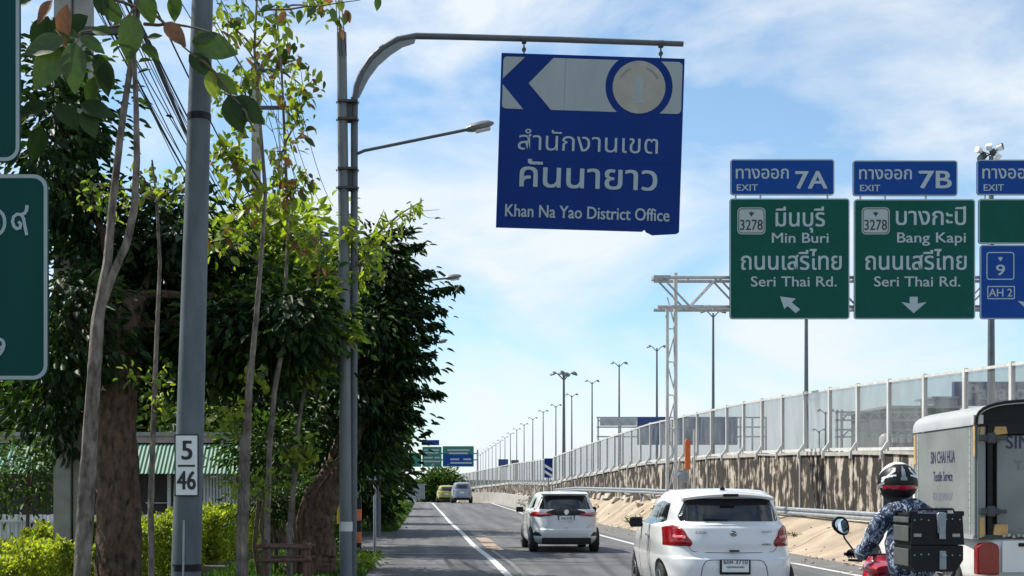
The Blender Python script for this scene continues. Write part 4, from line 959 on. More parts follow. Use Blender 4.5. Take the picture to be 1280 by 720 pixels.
# --- two far cars near the crest
def far_car(name, label, X, D_, paint, sc, hgt):
    lv = [(.24, .1, 4.2, .78, 5), (.4, 0, 4.4, .86, 5), (.6, 0, 4.4, .88, 4.5), (.95, .06, 3.7, .87, 4), (1.03, .1, 3.4, .83, 4), (1.3, .22, 2.9, .74, 4.2), (1.48, .34, 2.5, .67, 4.2), (1.56, .6, 2.2, .55, 3.5), (1.585, 1, 1.8, .3, 2.6)]
    c = Car(name, label, 'car', (X, D_, G(D_)), lv, paint, hgt, n=40); c.white = False; c.seams = (1.4, 2.5)
    h = hgt
    c.patch('rear_window', [(-.68, 1.1 * h), (.68, 1.1 * h), (.60, 1.42 * h), (-.60, 1.42 * h)], 'rear', 'carglass', nr_=6, nc=10)
    for sg in (-1, 1):
        c.patch('tail_light', [(sg * .62, .92 * h), (sg * .85, .92 * h), (sg * .84, 1.08 * h), (sg * .70, 1.08 * h)], 'rear', 'redlight', off=.02, nr_=4, nc=6)
    mb = MB(); mb.box((0, -.01, .80 * h), (.36, .02, .12)); c.put('license_plate', mb, 'plate_white')
    mb = MB(); mb.box((0, .02, .38), (1.4, .1, .2)); c.put('rear_bumper', mb, 'black', bevel=.03)
    common_sides(c, [[(1.45, 1.1 * h), (2.6, 1.1 * h), (2.4, 1.4 * h), (1.45, 1.42 * h)], [(.6, 1.1 * h), (1.38, 1.1 * h), (1.38, 1.42 * h), (.65, 1.4 * h)]], [(1.6, .95), (.9, .95)], .86)
    c.wheels((.75, 3.4), .885, .32, .22)
    for sg in (-1, 1):
        mb = MB(); mb.box((sg * .97, 2.7, 1.08), (.18, .1, .14)); c.put('wing_mirror', mb, 'black', bevel=.02)
    return c
far_car('minivan', 'silver grey minivan far ahead at the crest of the road, right of the yellow-green car', 2.85, 107, 'carsilver', 1, 1.12)
far_car('taxi', 'yellow-green car far ahead, partly hidden by the silver minivan', 1.65, 113, 'caryellow', 1, .98)

# --- pickup with a tall grey box on its bed
TX0, TD = 7.09, 16.5; TW = 1.78
def tmap(v):
    x, y, z = v; x = -TW / 2 + (x + TW / 2) * 1.12
    z = z * .93 / 1.03 if z < 1.03 else .93 + (z - 1.03) * 1.138
    y = y * 1.17 if y < 2.05 else y + .35
    return (x, y, z)
pk = Car('box_truck', 'white pickup truck carrying a tall grey metal box lettered on its side', 'truck', (TX0 + TW / 2, TD, 0),
    [(.32, .1, 4.9, .80, 9), (.42, .03, 5.05, .87, 9), (.62, .0, 5.1, .885, 9), (.95, .0, 5.1, .885, 9), (.985, .015, 5.05, .875, 9), (1.0, .05, 5.0, .85, 9)], 'truckwhite', 1.02, smap=tmap)
tk_ = pk.t
cab = MB(); n = 40
for z, yr, yf, hw in ((1.0, 2.35, 3.95, .83), (1.25, 2.40, 3.75, .80), (1.5, 2.48, 3.4, .72), (1.66, 2.6, 3.2, .62), (1.70, 2.8, 3.0, .4)):
    for j in range(n):
        a = 2 * math.pi * j / n; ca, sa = math.cos(a), math.sin(a)
        cab.v.append((hw * math.copysign(abs(ca) ** .4, ca), (yr + yf) / 2 + (yf - yr) / 2 * math.copysign(abs(sa) ** .4, sa), z))
for i in range(4):
    for j in range(n): cab.f.append((i * n + j, i * n + (j + 1) % n, (i + 1) * n + (j + 1) % n, (i + 1) * n + j))
cab.f.append(tuple(4 * n + j for j in range(n)))
pk.put('cab', cab, 'truckwhite', smooth=True)
for sg in (-1, 1):
    mb = MB(); mb.prismx([(2.6, 1.1), (3.7, 1.1), (3.4, 1.45), (2.65, 1.48)], sg * .79, sg * .815); pk.put('cab_window', mb, 'carglass')
mb = MB(); mb.box((0, 5.02, .62), (1.6, .2, .3)); pk.put('front_bumper', mb, 'truckwhite', bevel=.04)
pk.wheels((.95, 4.1), .88, .36, .24)
for sd in ('left', 'right'):
    for cy in (.95, 4.1): pk.patch('wheel_arch', arch(cy, .42, .36), sd, 'black', off=.004)
hwb = TW / 2
BL = 2.05
ex0, ez = hwb, 2.30      # eave
# side walls
for sg in (-1, 1):
    mb = MB(); mb.prismx([(.02, 1.02), (BL, 1.02), (BL, 2.30), (.02, 2.33)], sg * hwb - .015, sg * hwb + .015); wl = pk.put('box_side', mb, 'boxwall')
    mb = MB(); mb.bar((sg * hwb, .02, 1.03), (sg * hwb, BL, 1.03), .07, .05); pk.put('lower_rail', mb, 'boxroof')
mb = MB(); mb.box((0, BL, 1.66), (TW - .04, .03, 1.28)); pk.put('box_front', mb, 'boxwall')
# barrel roof
mb = MB(); n_ = 18
def roofpt(i, dz=0): 
    a = math.pi * i / n_; c, s_ = math.cos(a), math.sin(a)
    return (-(hwb + .03 + dz) * math.copysign(abs(c) ** .62, c), 2.31 + (.275 + dz) * abs(s_) ** .62)
for yy in (-.06, BL + .03):
    for i in range(n_ + 1): x, z = roofpt(i); mb.v.append((x, yy, z))
for yy in (-.06, BL + .03):
    for i in range(n_ + 1): x, z = roofpt(i, -.03); mb.v.append((x, yy, z))
k = n_ + 1
for i in range(n_):
    mb.f += [(i, i + 1, k + i + 1, k + i), (2 * k + i + 1, 2 * k + i, 3 * k + i, 3 * k + i + 1), (i + 1, i, 2 * k + i, 2 * k + i + 1), (k + i, k + i + 1, 3 * k + i + 1, 3 * k + i)]
mb.f += [(0, k, 3 * k, 2 * k), (n_, 2 * k + n_, 3 * k + n_, k + n_)]
rf = pk.put('box_roof', mb, 'boxroof', smooth=True)
mb = MB(); mb.tube([Vector((roofpt(i)[0], -.07, roofpt(i)[1])) for i in range(n_ + 1)], .018, 6); pk.put('roof_edge', mb, 'black', parent=rf)
mb = MB(); mb.box((-hwb + .0, -.02, 2.37), (.11, .07, .10)); pk.put('corner_cap', mb, 'white_metal', parent=rf)
# gable above the doors (black stands in for the roof's shade), frame and doors
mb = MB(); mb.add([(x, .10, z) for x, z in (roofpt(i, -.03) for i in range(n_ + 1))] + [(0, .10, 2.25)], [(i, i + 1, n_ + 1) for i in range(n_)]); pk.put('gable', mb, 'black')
mb = MB(); mb.box((0, .06, 2.27), (TW - .06, .08, .12)); pk.put('door_header', mb, 'black')  # same black, carries the painted roof shade down to the doors
for sg in (-1, 1):
    mb = MB(); mb.box((sg * (hwb - .055), .035, 1.66), (.09, .07, 1.26)); pk.put('frame_post', mb, 'boxwall')
mb = MB(); mb.box((.045, .07, 1.62), (TW - .42, .03, 1.14)); pk.put('rear_door', mb, 'boxwall')
mb = MB(); mb.box((-hwb + .155, .035, 1.66), (.055, .06, 1.3)); pk.put('door_post', mb, 'black')
for z in (2.16, 1.33):
    mb = MB(); mb.bar((-hwb + .03, -.015, z), (-hwb + .25, -.015, z - .005), .035, .075, (0, 0, 1)); mb.bar((-hwb + .2, -.02, z), (-hwb + .33, -.02, z - .005), .03, .045); mb.box((-hwb + .155, -.02, z), (.09, .05, .12)); pk.put('door_hinge', mb, 'dark_metal', bevel=.008)
for (x, z, w_, h_) in ((-hwb + .06, 2.20, .055, .18), (-hwb + .27, 2.24, .16, .10), (-hwb + .27, 1.12, .17, .12), (-hwb + .06, 1.14, .06, .24)):
    mb = MB(); q = [(x - w_ / 2, z - h_ / 2), (x + w_ / 2, z - h_ / 2 + rng.uniform(-.02, .02)), (x + w_ / 2 * rng.uniform(.7, 1), z + h_ / 2), (x - w_ / 2 * rng.uniform(.6, 1), z + h_ / 2)]; mb.prism(q, -.01, .052); pk.put('filler_patch', mb, 'tan', bevel=.008)
mb = MB(); mb.prismx([(.0, 1.95), (.03, 1.95), (.05, 2.31), (0, 2.31)], -hwb - .022, -hwb - .016); pk.put('filler_patch', mb, 'tan')
mb = MB(); mb.prismx([(1.98, 1.9), (2.06, 1.9), (2.06, 2.28), (2.0, 2.28)], -hwb - .022, -hwb - .016); pk.put('filler_patch', mb, 'tan')
pk.text('SIN CHAI HUA', -hwb + .355, hwb - .12, 2.045, .21, .052, 'ink'); pk.text('Textile Service', -hwb + .45, hwb - .3, 1.80, .15, .052, 'ink_faint')
def sidetext(body, y0, y1, zb, em, m):
    L0 = pk.loc
    fr = lambda p: (L0.x - hwb - .018, L0.y + (y1 - (p[0] - 0) * (y1 - y0)), p[2])
    v, f = text_geo(body, .012); a, b = v[:, 0].min(), v[:, 0].max(); mb = MB()
    mb.add([tuple(Vector(tmap((-hwb - .018, y1 - (v[i, 0] - a) / (b - a) * (y1 - y0), zb + v[i, 1] * em))) + L0) for i in range(len(v))], f); obj('lettering', mb, m, pk.t, fix=False)
sidetext('SIN CHAI HUA', .62, 1.44, 1.90, .21, 'ink'); sidetext('Textile Service', .70, 1.35, 1.68, .17, 'ink'); sidetext('02-2270167', .70, 1.36, 1.45, .13, 'ink_faint'); sidetext('02-2229164', .72, 1.30, 1.29, .12, 'ink_faint')
for y in (.14, 1.9):
    mb = MB(); mb.prismx([(y, 1.06), (y + .035, 1.06), (y + .035, 2.29), (y, 2.29)], -hwb - .019, -hwb - .0155); sm_ = pk.put('panel_seam', mb, 'boxroof')
    mb = MB()
    for k in range(14): mb.box((-hwb - .021, y + .017, 1.1 + k * .09), (.006, .012, .012))
    sm_2 = pk.put('rivets', mb, 'galv', parent=sm_); sm_2['kind'] = 'stuff'
mb = MB(); mb.prismx([(.38, 1.15), (.46, 1.17), (.44, 1.26), (.40, 1.24)], -hwb - .019, -hwb - .016); pk.put('rust_hole', mb, 'dark_metal')
tlp = [(-hwb + .0, .50), (-hwb + .0, .90), (-hwb + .06, .955), (-hwb + .16, .965), (-hwb + .235, .93), (-hwb + .25, .85), (-hwb + .25, .50)]
mb = MB(); mb.prism([(a - .006, b - .0) for a, b in tlp], -.045, .08); pk.put('tail_light', mb, 'redlight', bevel=.02)
mb = MB(); mb.prism([(-a + .006, b) for a, b in tlp], -.045, .08); pk.put('tail_light', mb, 'redlight', bevel=.02)
mb = MB(); mb.box((0, -.012, .76), (1.22, .03, .46)); tg_ = pk.put('tailgate', mb, 'truckwhite', bevel=.012)
mb = MB(); mb.box((-.30, -.035, .93), (.26, .02, .05)); pk.put('tailgate_latch', mb, 'black', parent=tg_, bevel=.008)
mb = MB(); mb.box((0, -.12, .40), (1.6, .16, .16)); pk.put('rear_bumper', mb, 'chrome', bevel=.03)
for k in range(6):
    mb = MB(); x = -hwb + .30 + k * .055; mb.box((x, -.01, 1.05 + rng.uniform(-.01, .01)), (.035, .05, .03), (0, rng.uniform(-.4, .4), 0)); pk.put('tape_scrap', mb, 'rubble')
mb = MB(); mb.box((0, .03, 1.035), (TW - .1, .06, .05)); pk.put('bed_edge', mb, 'dark_metal')

pk.t.location.x = TX0 + TW / 2; pk.t.rotation_euler.z = R(-3)
# ------------------------------------------------------------------ motorcycle
BX, BD = 3.56, 9.2
bk = thing('motorcycle', 'red motorcycle ridden past the box truck, only its mirror and fairing in view', 'motorcycle', (BX, BD + .6, 0))
def bp(name, mb, m, parent=None, **k):
    mb.v = [(x + BX, y + BD, z) for x, y, z in mb.v]; return obj(name, mb, m, parent or bk, **k)
for y in (-.02, 1.26):
    mb = MB(); mb.lathe((0, y, .29), (1, 0, 0), [(.22, -.05), (.27, -.05), (.29, -.02), (.29, .02), (.27, .05), (.22, .05)], 28); wv = bp('wheel', mb, 'rubber', smooth=True)
    mb = MB(); mb.lathe((0, y, .29), (1, 0, 0), [(.04, -.06), (.05, .06)], 12)
    for k in range(8): a = k * .785; mb.bar((0, y, .29), (0, y + .22 * math.cos(a), .29 + .22 * math.sin(a)), .02, .015, (1, 0, 0))
    bp('rim', mb, 'rim', wv)
mb = MB(); mb.tube([(0, .95, .78), (0, .6, .55), (0, .25, .55), (0, -.15, .72)], [.07, .11, .12, .05], 12); bp('frame', mb, 'black', smooth=True)
mb = MB(); mb.tube([(0, 1.02, 1.0), (0, .95, .80), (0, .75, .50), (0, .55, .42)], [.10, .16, .14, .08], 14); bp('leg_shield', mb, 'red', smooth=True)
mb = MB(); mb.prismx([(-.28, .70), (-.30, .78), (.1, .80), (.45, .77), (.55, .70), (.3, .66), (-.1, .66)], -.13, .13); bp('seat', mb, 'black', bevel=.03)
mb = MB(); mb.prismx([(-.32, .62), (-.35, .72), (.2, .70), (.5, .60), (.2, .5), (-.1, .52)], -.12, .12); bp('side_cover', mb, 'red', bevel=.03)
mb = MB(); mb.tube([(0, 1.26, .29), (0, 1.0, .86)], .035, 8); bp('fork', mb, 'steel_grey')
mb = MB(); mb.tube([(-.32, .82, 1.045), (-.2, .90, 1.04), (0, .96, 1.03), (.2, .90, 1.04), (.32, .82, 1.045)], .013, 8); bp('handlebar', mb, 'black', smooth=True)
# handlebar cowl, red, seen at the bottom edge
mb = MB()
for i, (y, w_, z0, z1) in enumerate(((.74, .10, .90, .96), (.84, .15, .88, .99), (.98, .14, .86, 1.01), (1.1, .08, .90, .98))):
    for j in range(14):
        a = 2 * math.pi * j / 14; mb.v.append((w_ * math.cos(a), y, (z0 + z1) / 2 + (z1 - z0) / 2 * math.sin(a)))
for i in range(3):
    for j in range(14): mb.f.append((i * 14 + j, i * 14 + (j + 1) % 14, (i + 1) * 14 + (j + 1) % 14, (i + 1) * 14 + j))
mb.f += [tuple(range(14)), tuple(42 + j for j in range(14))]
bp('handlebar_cowl', mb, 'red', smooth=True)
for sg in (-1, 1):
    st_ = Vector((sg * .22, .88, 1.05)); ed = Vector((sg * .315, .93, 1.24))
    mb = MB(); mb.tube([st_, st_.lerp(ed, .6) + Vector((sg * .02, 0, 0)), ed], .007, 6); bp('mirror_stem', mb, 'black')
    mb = MB(); c = ed + Vector((0, 0, .02)); po = [(.052 * math.cos(a) * (1 + .2 * math.sin(a)) + sg * -.0, .07 * math.sin(a)) for a in [i * .3927 for i in range(16)]]
    ca, sa = math.cos(sg * -.5), math.sin(sg * -.5); po = [(x * ca - z * sa, x * sa + z * ca) for x, z in po]
    mb.prism([(c.x + x * 1.2, c.z + z * 1.15) for x, z in po], c.y, c.y + .03); mh = bp('mirror_shell', mb, 'black', bevel=.008)
    mb = MB(); mb.prism([(c.x + x * .9, c.z + z * .88) for x, z in po], c.y - .004, c.y); mb.v = [(a_, b_ - .016 + .35 * (c_ - c.z), c_) for a_, b_, c_ in mb.v]; bp('mirror_glass', mb, 'mirror', mh)
mb = MB(); mb.bar((-.02, .60, .98), (-.22, .84, 1.02), .012); 
mb = MB(); mb.bar((-.30, .78, 1.0), (-.18, .86, .99), .014, .02); bp('brake_lever', mb, 'black')
mb = MB(); mb.box((0, -.33, .60), (.2, .06, .08)); bp('tail_lamp', mb, 'redlight', bevel=.01)
mb = MB(); mb.prismx([(-.30, .56), (-.33, .58), (-.42, .30), (-.38, .29)], -.08, .08); bp('mudguard', mb, 'black')
mb = MB(); mb.tube([(.14, .4, .3), (.15, .1, .28), (.16, -.25, .38)], [.03, .045, .05], 12); bp('exhaust', mb, 'chrome', smooth=True)
mb = MB(); mb.box((0, -.2, .80), (.28, .42, .03)); bp('rear_rack', mb, 'dark_metal')
for sg in (-1, 1):
    mb = MB(); mb.tube([(sg * .12, -.28, .80), (sg * .10, -.1, .62), (sg * .12, .05, .60)], .012, 6); bp('rack_strut', mb, 'dark_metal')
# top box
tb = thing('top_box', 'large black motorcycle top box with silver latches behind the rider', 'top box', (BX, BD - .18, .815))
X0, X1, Z0, Z1, YB = -.20, .155, .965, 1.41, -.40   # rear face
Z0 = .985
def tp(name, mb, m, parent=None, **k):
    mb.v = [(x + BX, y + BD, z) for x, y, z in mb.v]; return obj(name, mb, m, parent or tb, **k)
mb = MB(); mb.prism([(X0 + .04, Z0), (X1 - .05, Z0), (X1, Z0 + .08), (X1, 1.165), (X0, 1.165), (X0, Z0 + .05)], YB, -.02)
tp('case', mb, 'black', bevel=.004)
mb = MB(); mb.prism([(X0, 1.169), (X1 + .008, 1.169), (X1 - .005, 1.385), (X0 + .01, 1.385)], YB, -.02); tp('lid', mb, 'black', bevel=.005)
for z0, z1 in ((1.02, 1.14), (1.19, 1.30), (1.32, 1.36)):
    mb = MB(); mb.prismx([(-.375, z0), (-.05, z0), (-.05, z1), (-.375, z1)], X0 - .012, X0 - .001); tp('side_plate', mb, 'darkgrey', bevel=.005)
for x in (X0 + .02, X1 - .02):
    for y in (YB + .03, -.05):
        mb = MB(); mb.box((x, y, 1.385), (.06, .05, .035)); tp('corner_guard', mb, 'black', bevel=.008)
mb = MB(); mb.tube([(X0 + .05, YB + .03, 1.39), (X0 + .06, YB + .03, 1.415), (X1 - .06, YB + .03, 1.415), (X1 - .05, YB + .03, 1.39)], .008, 6); tp('rack_rail', mb, 'black')
mb = MB(); mb.prism([(-.022, 1.25), (.03, 1.25), (.036, 1.385), (.02, 1.395), (-.015, 1.395), (-.028, 1.38)], YB - .018, YB); lt = tp('latch', mb, 'steel_grey', bevel=.006)
mb = MB(); mb.prism([(-.016, 1.21), (.028, 1.21), (.026, 1.30), (-.014, 1.30)], YB - .028, YB - .018); tp('latch_plate', mb, 'galv', lt, bevel=.004)
mb = MB(); mb.prism([(-.010, 1.0), (.036, 1.0), (.034, 1.13), (-.008, 1.13)], YB - .018, YB); lt = tp('latch', mb, 'steel_grey', bevel=.006)
mb = MB(); mb.lathe((.013, YB - .018, 1.10), (0, -1, 0), [(.016, 0), (.014, .012), (.005, .014)], 12); tp('lock', mb, 'galv', lt)
for x in (-.155, .105):
    mb = MB(); mb.prism([(x - .025, 1.225), (x + .025, 1.225), (x + .025, 1.247), (x - .025, 1.247)], YB - .006, YB); tp('reflector', mb, 'sign_cream')
for z in (1.10, 1.345):
    for x in (-.175, -.13, -.08, .04, .08, .13):
        mb = MB(); mb.lathe((x, YB, z + rng.uniform(-.006, .006)), (0, -1, 0), [(.006, 0), (.005, .006)], 6); tp('rivet', mb, 'galv')

# ------------------------------------------------------------------ rider
rd = thing('person', 'motorcycle rider in a blue camouflage jacket and black, white and red helmet', 'person', (BX, BD + .3, 0))
def skin_obj(name, verts, edges, m, parent, root=0, sub=2, cloth=0.0):
    me = bpy.data.meshes.new(name); org = ORG[parent.name]
    me.from_pydata([Vector((v[0] + BX, v[1] + BD, v[2])) - org for v in verts], edges, [])
    o = bpy.data.objects.new(name, me); COL.objects.link(o); o.parent = parent; ORG[o.name] = org
    md = o.modifiers.new('skin', 'SKIN'); md.use_smooth_shade = True; md.branch_smoothing = .6
    for i, v in enumerate(verts):
        sv = me.skin_vertices[0].data[i]; sv.radius = (v[3], v[4] if len(v) > 4 else v[3]); sv.use_root = (i == root)
    s_ = o.modifiers.new('sub', 'SUBSURF'); s_.levels = sub; s_.render_levels = sub
    if cloth:
        tx = bpy.data.textures.new(name + '_folds', 'CLOUDS'); tx.noise_scale = .11; dm = o.modifiers.new('folds', 'DISPLACE'); dm.texture = tx; dm.strength = cloth; dm.mid_level = .5
    me.materials.append(M[m]); return o
# joints: pelvis, belly, chest, neckbase, neck, head / shoulders, elbows, wrists / hips, knees, ankles, toes
J = [(0, .22, .86, .15, .12), (0, .22, 1.02, .145, .115), (0, .26, 1.18, .165, .12), (0, .30, 1.34, .15, .10), (0, .34, 1.45, .055), (0, .37, 1.56, .085, .10), (0, .38, 1.66, .075, .085),
     (-.175, .29, 1.36, .068), (-.265, .40, 1.14, .05), (-.255, .66, 1.075, .038), (-.255, .74, 1.06, .03),
     (.175, .29, 1.36, .068), (.265, .40, 1.14, .05), (.255, .66, 1.075, .038), (.255, .74, 1.06, .03),
     (-.11, .30, .82, .10), (-.20, .70, .70, .068), (-.17, .62, .30, .045), (-.17, .76, .26, .035),
     (.11, .30, .82, .10), (.20, .70, .70, .068), (.17, .62, .30, .045), (.17, .76, .26, .035)]
E_ = [(0, 1), (1, 2), (2, 3), (3, 4), (4, 5), (5, 6), (3, 7), (7, 8), (8, 9), (9, 10), (3, 11), (11, 12), (12, 13), (13, 14), (0, 15), (15, 16), (16, 17), (17, 18), (0, 19), (19, 20), (20, 21), (21, 22)]
Jb = [tuple(v[:3]) + tuple(r * .8 for r in v[3:]) for v in J]
skin_obj('body', Jb, E_, 'skin', rd)
jk = [(0, .21, .88, .175, .15), (0, .19, 1.0, .19, .15), (0, .21, 1.14, .205, .155), (0, .25, 1.28, .205, .145), (0, .30, 1.40, .15, .105), (0, .325, 1.485, .10, .09),
      (-.155, .27, 1.365, .092, .09), (-.22, .29, 1.29, .084, .084), (-.26, .36, 1.16, .072, .068), (-.275, .43, 1.09, .066, .062), (-.262, .58, 1.065, .056, .052), (-.255, .67, 1.06, .047, .045),
      (.155, .27, 1.365, .092, .09), (.22, .29, 1.29, .084, .084), (.26, .36, 1.16, .072, .068), (.275, .43, 1.09, .066, .062), (.262, .58, 1.065, .056, .052), (.255, .67, 1.06, .047, .045)]
je = [(0, 1), (1, 2), (2, 3), (3, 4), (4, 5), (4, 6), (6, 7), (7, 8), (8, 9), (9, 10), (10, 11), (4, 12), (12, 13), (13, 14), (14, 15), (15, 16), (16, 17)]
skin_obj('jacket', jk, je, 'camo', rd, sub=3, cloth=.045)
pts_ = [(0, .24, .84, .16, .13), (-.12, .34, .82, .115), (-.21, .70, .71, .082), (-.18, .63, .34, .058), (.12, .34, .82, .115), (.21, .70, .71, .082), (.18, .63, .34, .058)]
skin_obj('trousers', pts_, [(0, 1), (1, 2), (2, 3), (0, 4), (4, 5), (5, 6)], 'pants', rd, cloth=.02)
for sg in (-1, 1):
    mb = MB(); mb.v = []; mb.lathe((sg * .17, .68, .27), (0, 1, -.05), [(.03, -.12), (.05, -.08), (.052, .02), (.045, .1), (.02, .14)], 12); mb.v = [(x + BX, y + BD, z) for x, y, z in mb.v]; obj('shoe', mb, 'black', rd, smooth=True)
    # gloved hand gripping the bar: palm and five curled fingers
    hx, hy, hz = sg * .26, .745, 1.062
    V = [(hx, hy - .05, hz, .026, .022), (hx, hy, hz + .005, .036, .024), (hx, hy + .045, hz + .012, .036, .02)]; Ee = [(0, 1), (1, 2)]
    for k, (dx, ln) in enumerate(((-.030, .9), (-.011, 1.05), (.009, 1.0), (.028, .8))):
        b0 = len(V); r = .0095
        V += [(hx + dx, hy + .06, hz + .012, r + .001), (hx + dx * 1.1, hy + .06 + .034 * ln, hz - .002, r), (hx + dx * 1.12, hy + .062 + .036 * ln, hz - .030, r * .95), (hx + dx * 1.1, hy + .045, hz - .044, r * .8)]
        Ee += [(2, b0), (b0, b0 + 1), (b0 + 1, b0 + 2), (b0 + 2, b0 + 3)]
    b0 = len(V); V += [(hx - sg * .035, hy + .005, hz - .008, .012), (hx - sg * .05, hy + .03, hz - .026, .0105), (hx - sg * .045, hy + .055, hz - .040, .009)]; Ee += [(1, b0), (b0, b0 + 1), (b0 + 1, b0 + 2)]
    skin_obj('glove', V, Ee, 'black', rd)
# helmet
HC = Vector((BX - .05, BD + .38, 1.60))
def shell(name, m, f, parent=None, rx=.138, ry=.155, rz=.158, off=0, na=112, nz=84):
    mb = MB(); idx = {}
    for i in range(nz + 1):
        th = math.pi * i / nz
        for j in range(na):
            ph = 2 * math.pi * j / na
            x, y, z = math.sin(th) * math.sin(ph), -math.sin(th) * math.cos(ph), math.cos(th)
            s_ = 1.0
            if z < -.25: s_ = 1 - .12 * (-.25 - z)
            mb.v.append((HC.x + x * (rx + off) * s_, HC.y + y * (ry + off) * s_, HC.z + z * (rz + off) * (1 if z > -.5 else .92)))
    for i in range(nz):
        for j in range(na):
            u = (j + .5) / na; u = u - 1 if u > .5 else u; v = (i + .5) / nz
            if f(u, v): mb.f.append((i * na + j, i * na + (j + 1) % na, (i + 1) * na + (j + 1) % na, (i + 1) * na + j))
    return obj(name, mb, m, parent or rd, smooth=True)
hm = shell('helmet', 'helmet_w', lambda u, v: v < .80)
hm['label'] = 'white full-face helmet with black, grey and red graphics'
shell('helmet_lining', 'black', lambda u, v: v < .9, rx=.122, ry=.138, rz=.150)
shell('neck_roll', 'black', lambda u, v: .66 < v < .93 and abs(u) < .30, hm, off=.006)
mb = MB(); mb.tube([HC + Vector((0, -.015, -.24)), HC + Vector((0, -.005, -.10))], [.105, .10], 20); obj('neck_gaiter', mb, 'black', rd, smooth=True)
shell('black_graphic', 'black', lambda u, v: .17 < v < .53 and abs(u) < .10 + .18 * math.sin((v - .17) / .36 * 1.9), hm, off=.003)
shell('grey_stripe', 'steel_grey', lambda u, v: .23 < v < .47 and abs(u) < .010 + .016 * (v - .23) / .24, hm, off=.006)
shell('white_swirl', 'helmet_w', lambda u, v: (abs(abs(u) - .135 - .05 * math.sin(v * 16)) < .016 and .26 < v < .49) or (abs(v - .40 - .3 * (abs(u) - .10)) < .014 and .06 < abs(u) < .20), hm, off=.006)
shell('red_band', 'red', lambda u, v: .54 < v < .58 + .025 * abs(math.cos(u * 12)) and abs(u) < .19, hm, off=.005)
shell('black_lower', 'black', lambda u, v: .57 < v < .76 and abs(u) < .23, hm, off=.004)
shell('grey_swoosh', 'galv', lambda u, v: abs((v - .52) - .5 * (abs(u) - .2)) < .018 and .16 < abs(u) < .30, hm, off=.005)
shell('visor', 'carglass', lambda u, v: .38 < v < .62 and abs(u) > .33, hm, off=.004)
piv = Vector((BX, BD + .3, 0)); rot = Matrix.Rotation(R(-3), 3, 'Z')
for o_ in (bk, tb, rd):
    o_.rotation_euler.z = R(-3); o_.location = piv + rot @ (Vector(o_.location) - piv)
# ------------------------------------------------------------------ district office sign on its bracket pole
BSD = 17.4; s_ = F / BSD
P0 = at(627, 66, BSD)            # top left corner = local origin
bs = thing('hanging_sign', 'large dark blue sign with white arrow and pale disc, hanging from a curved arm', 'road sign', (P0.x, BSD, P0.z))
U = lambda u: P0.x + u / s_
V_ = lambda v: P0.z - v / s_
mb = MB(); ou = [(0, 0), (229, 0), (229, 217), (226, 219), (196, 221.5), (188, 218), (186, 215), (183, 217.5), (0, 218)]
mb.prism([(U(a), V_(b)) for a, b in reversed(ou)], BSD, BSD + .035); obj('panel', mb, 'sign_blue', bs)
def bpoly(name, pts, m, y=.006, parent=None):
    mb = MB(); mb.prism([(U(a), V_(b)) for a, b in pts], BSD - y, BSD - y + .004); return obj(name, mb, m, parent or bs)
bpoly('white_corner', [(7, 4.5), (29.5, 4.5), (2.5, 32), (2.5, 9), (4, 5.5)], 'sign_band'); bpoly('white_corner', [(2.5, 39), (29, 69.5), (7, 69.5), (3.5, 68), (2.5, 65)], 'sign_band')
def circ(cx_, cy_, r, a0, a1, n=20): return [(cx_ + r * math.cos(R(a0 + (a1 - a0) * i / n)), cy_ + r * math.sin(R(a0 + (a1 - a0) * i / n))) for i in range(n + 1)]
# arrow band up to the blue ring
left = [(66, 4.5), (145.5, 4.5)] + list(reversed(circ(173, 37, 42, 130, 230, 14)))[0:0]
arc = [(p, q) for p, q in circ(173, 37, 42, 231, 129, 16)]
bpoly('arrow', [(65, 4.5)] + [(147, 4.5)] + arc + [(147, 69.5), (64, 69.5), (35, 37)], 'sign_band')
arc = circ(173, 37, 42, 51, -51, 16)
bpoly('white_end', [(199.5, 69.5)] + arc + [(199.5, 4.5), (222, 4.5), (225, 6), (226.5, 9), (226.5, 65), (225, 68), (222, 69.5)], 'sign_band')
bpoly('sheet_seam', [(80, 4.6), (80.5, 4.6), (80.5, 69.4), (80, 69.4)], 'seal', .0075)
bpoly('sheet_seam', [(3, 132.0), (226, 132.0), (226, 132.4), (3, 132.4)], 'sign_blue2', .0035)
for u in (20, 118, 210):
    for v in (78, 192):
        mb = MB(); mb.lathe((U(u), BSD, V_(v)), (0, -1, 0), [(.012, 0), (.010, .006), (.004, .008)], 8); obj('rivet', mb, 'sign_blue2', bs)
disc = bpoly('disc', circ(173, 37.5, 33, 0, 355, 40), 'sign_cream')
for a0, a1, r in ((205, 245, 27), (290, 335, 27)):
    q = circ(173, 37.5, r, a0, a1, 8); q2 = circ(173, 37.5, r - 3, a1, a0, 8); bpoly('faded_seal', q + q2, 'seal', .009, disc)
bpoly('faded_seal', [(166, 28), (172, 20), (179, 29), (176, 50), (181, 58), (165, 58), (169, 50)], 'sign_band', .009, disc)
Tn = lambda body, u0, u1, v, em, b=.012: lettering(body, U(u0), U(u1), V_(v), em / s_, BSD - .006, 'sign_letter', bs, b)
Tn('สำนักงานเขต', 24, 199, 120, 33, .003); Tn('คันนายาว', 28, 199, 166, 44, .014); Tn('Khan Na Yao District Office', 11, 216, 204, 22, .014)
mb = MB(); mb.box((U(118), BSD + .06, V_(60)), (2.3, .05, .06)); mb.box((U(118), BSD + .06, V_(160)), (2.3, .05, .06)); obj('back_rail', mb, 'galv', bs)
bs.rotation_euler = (0, R(1.85), 0)

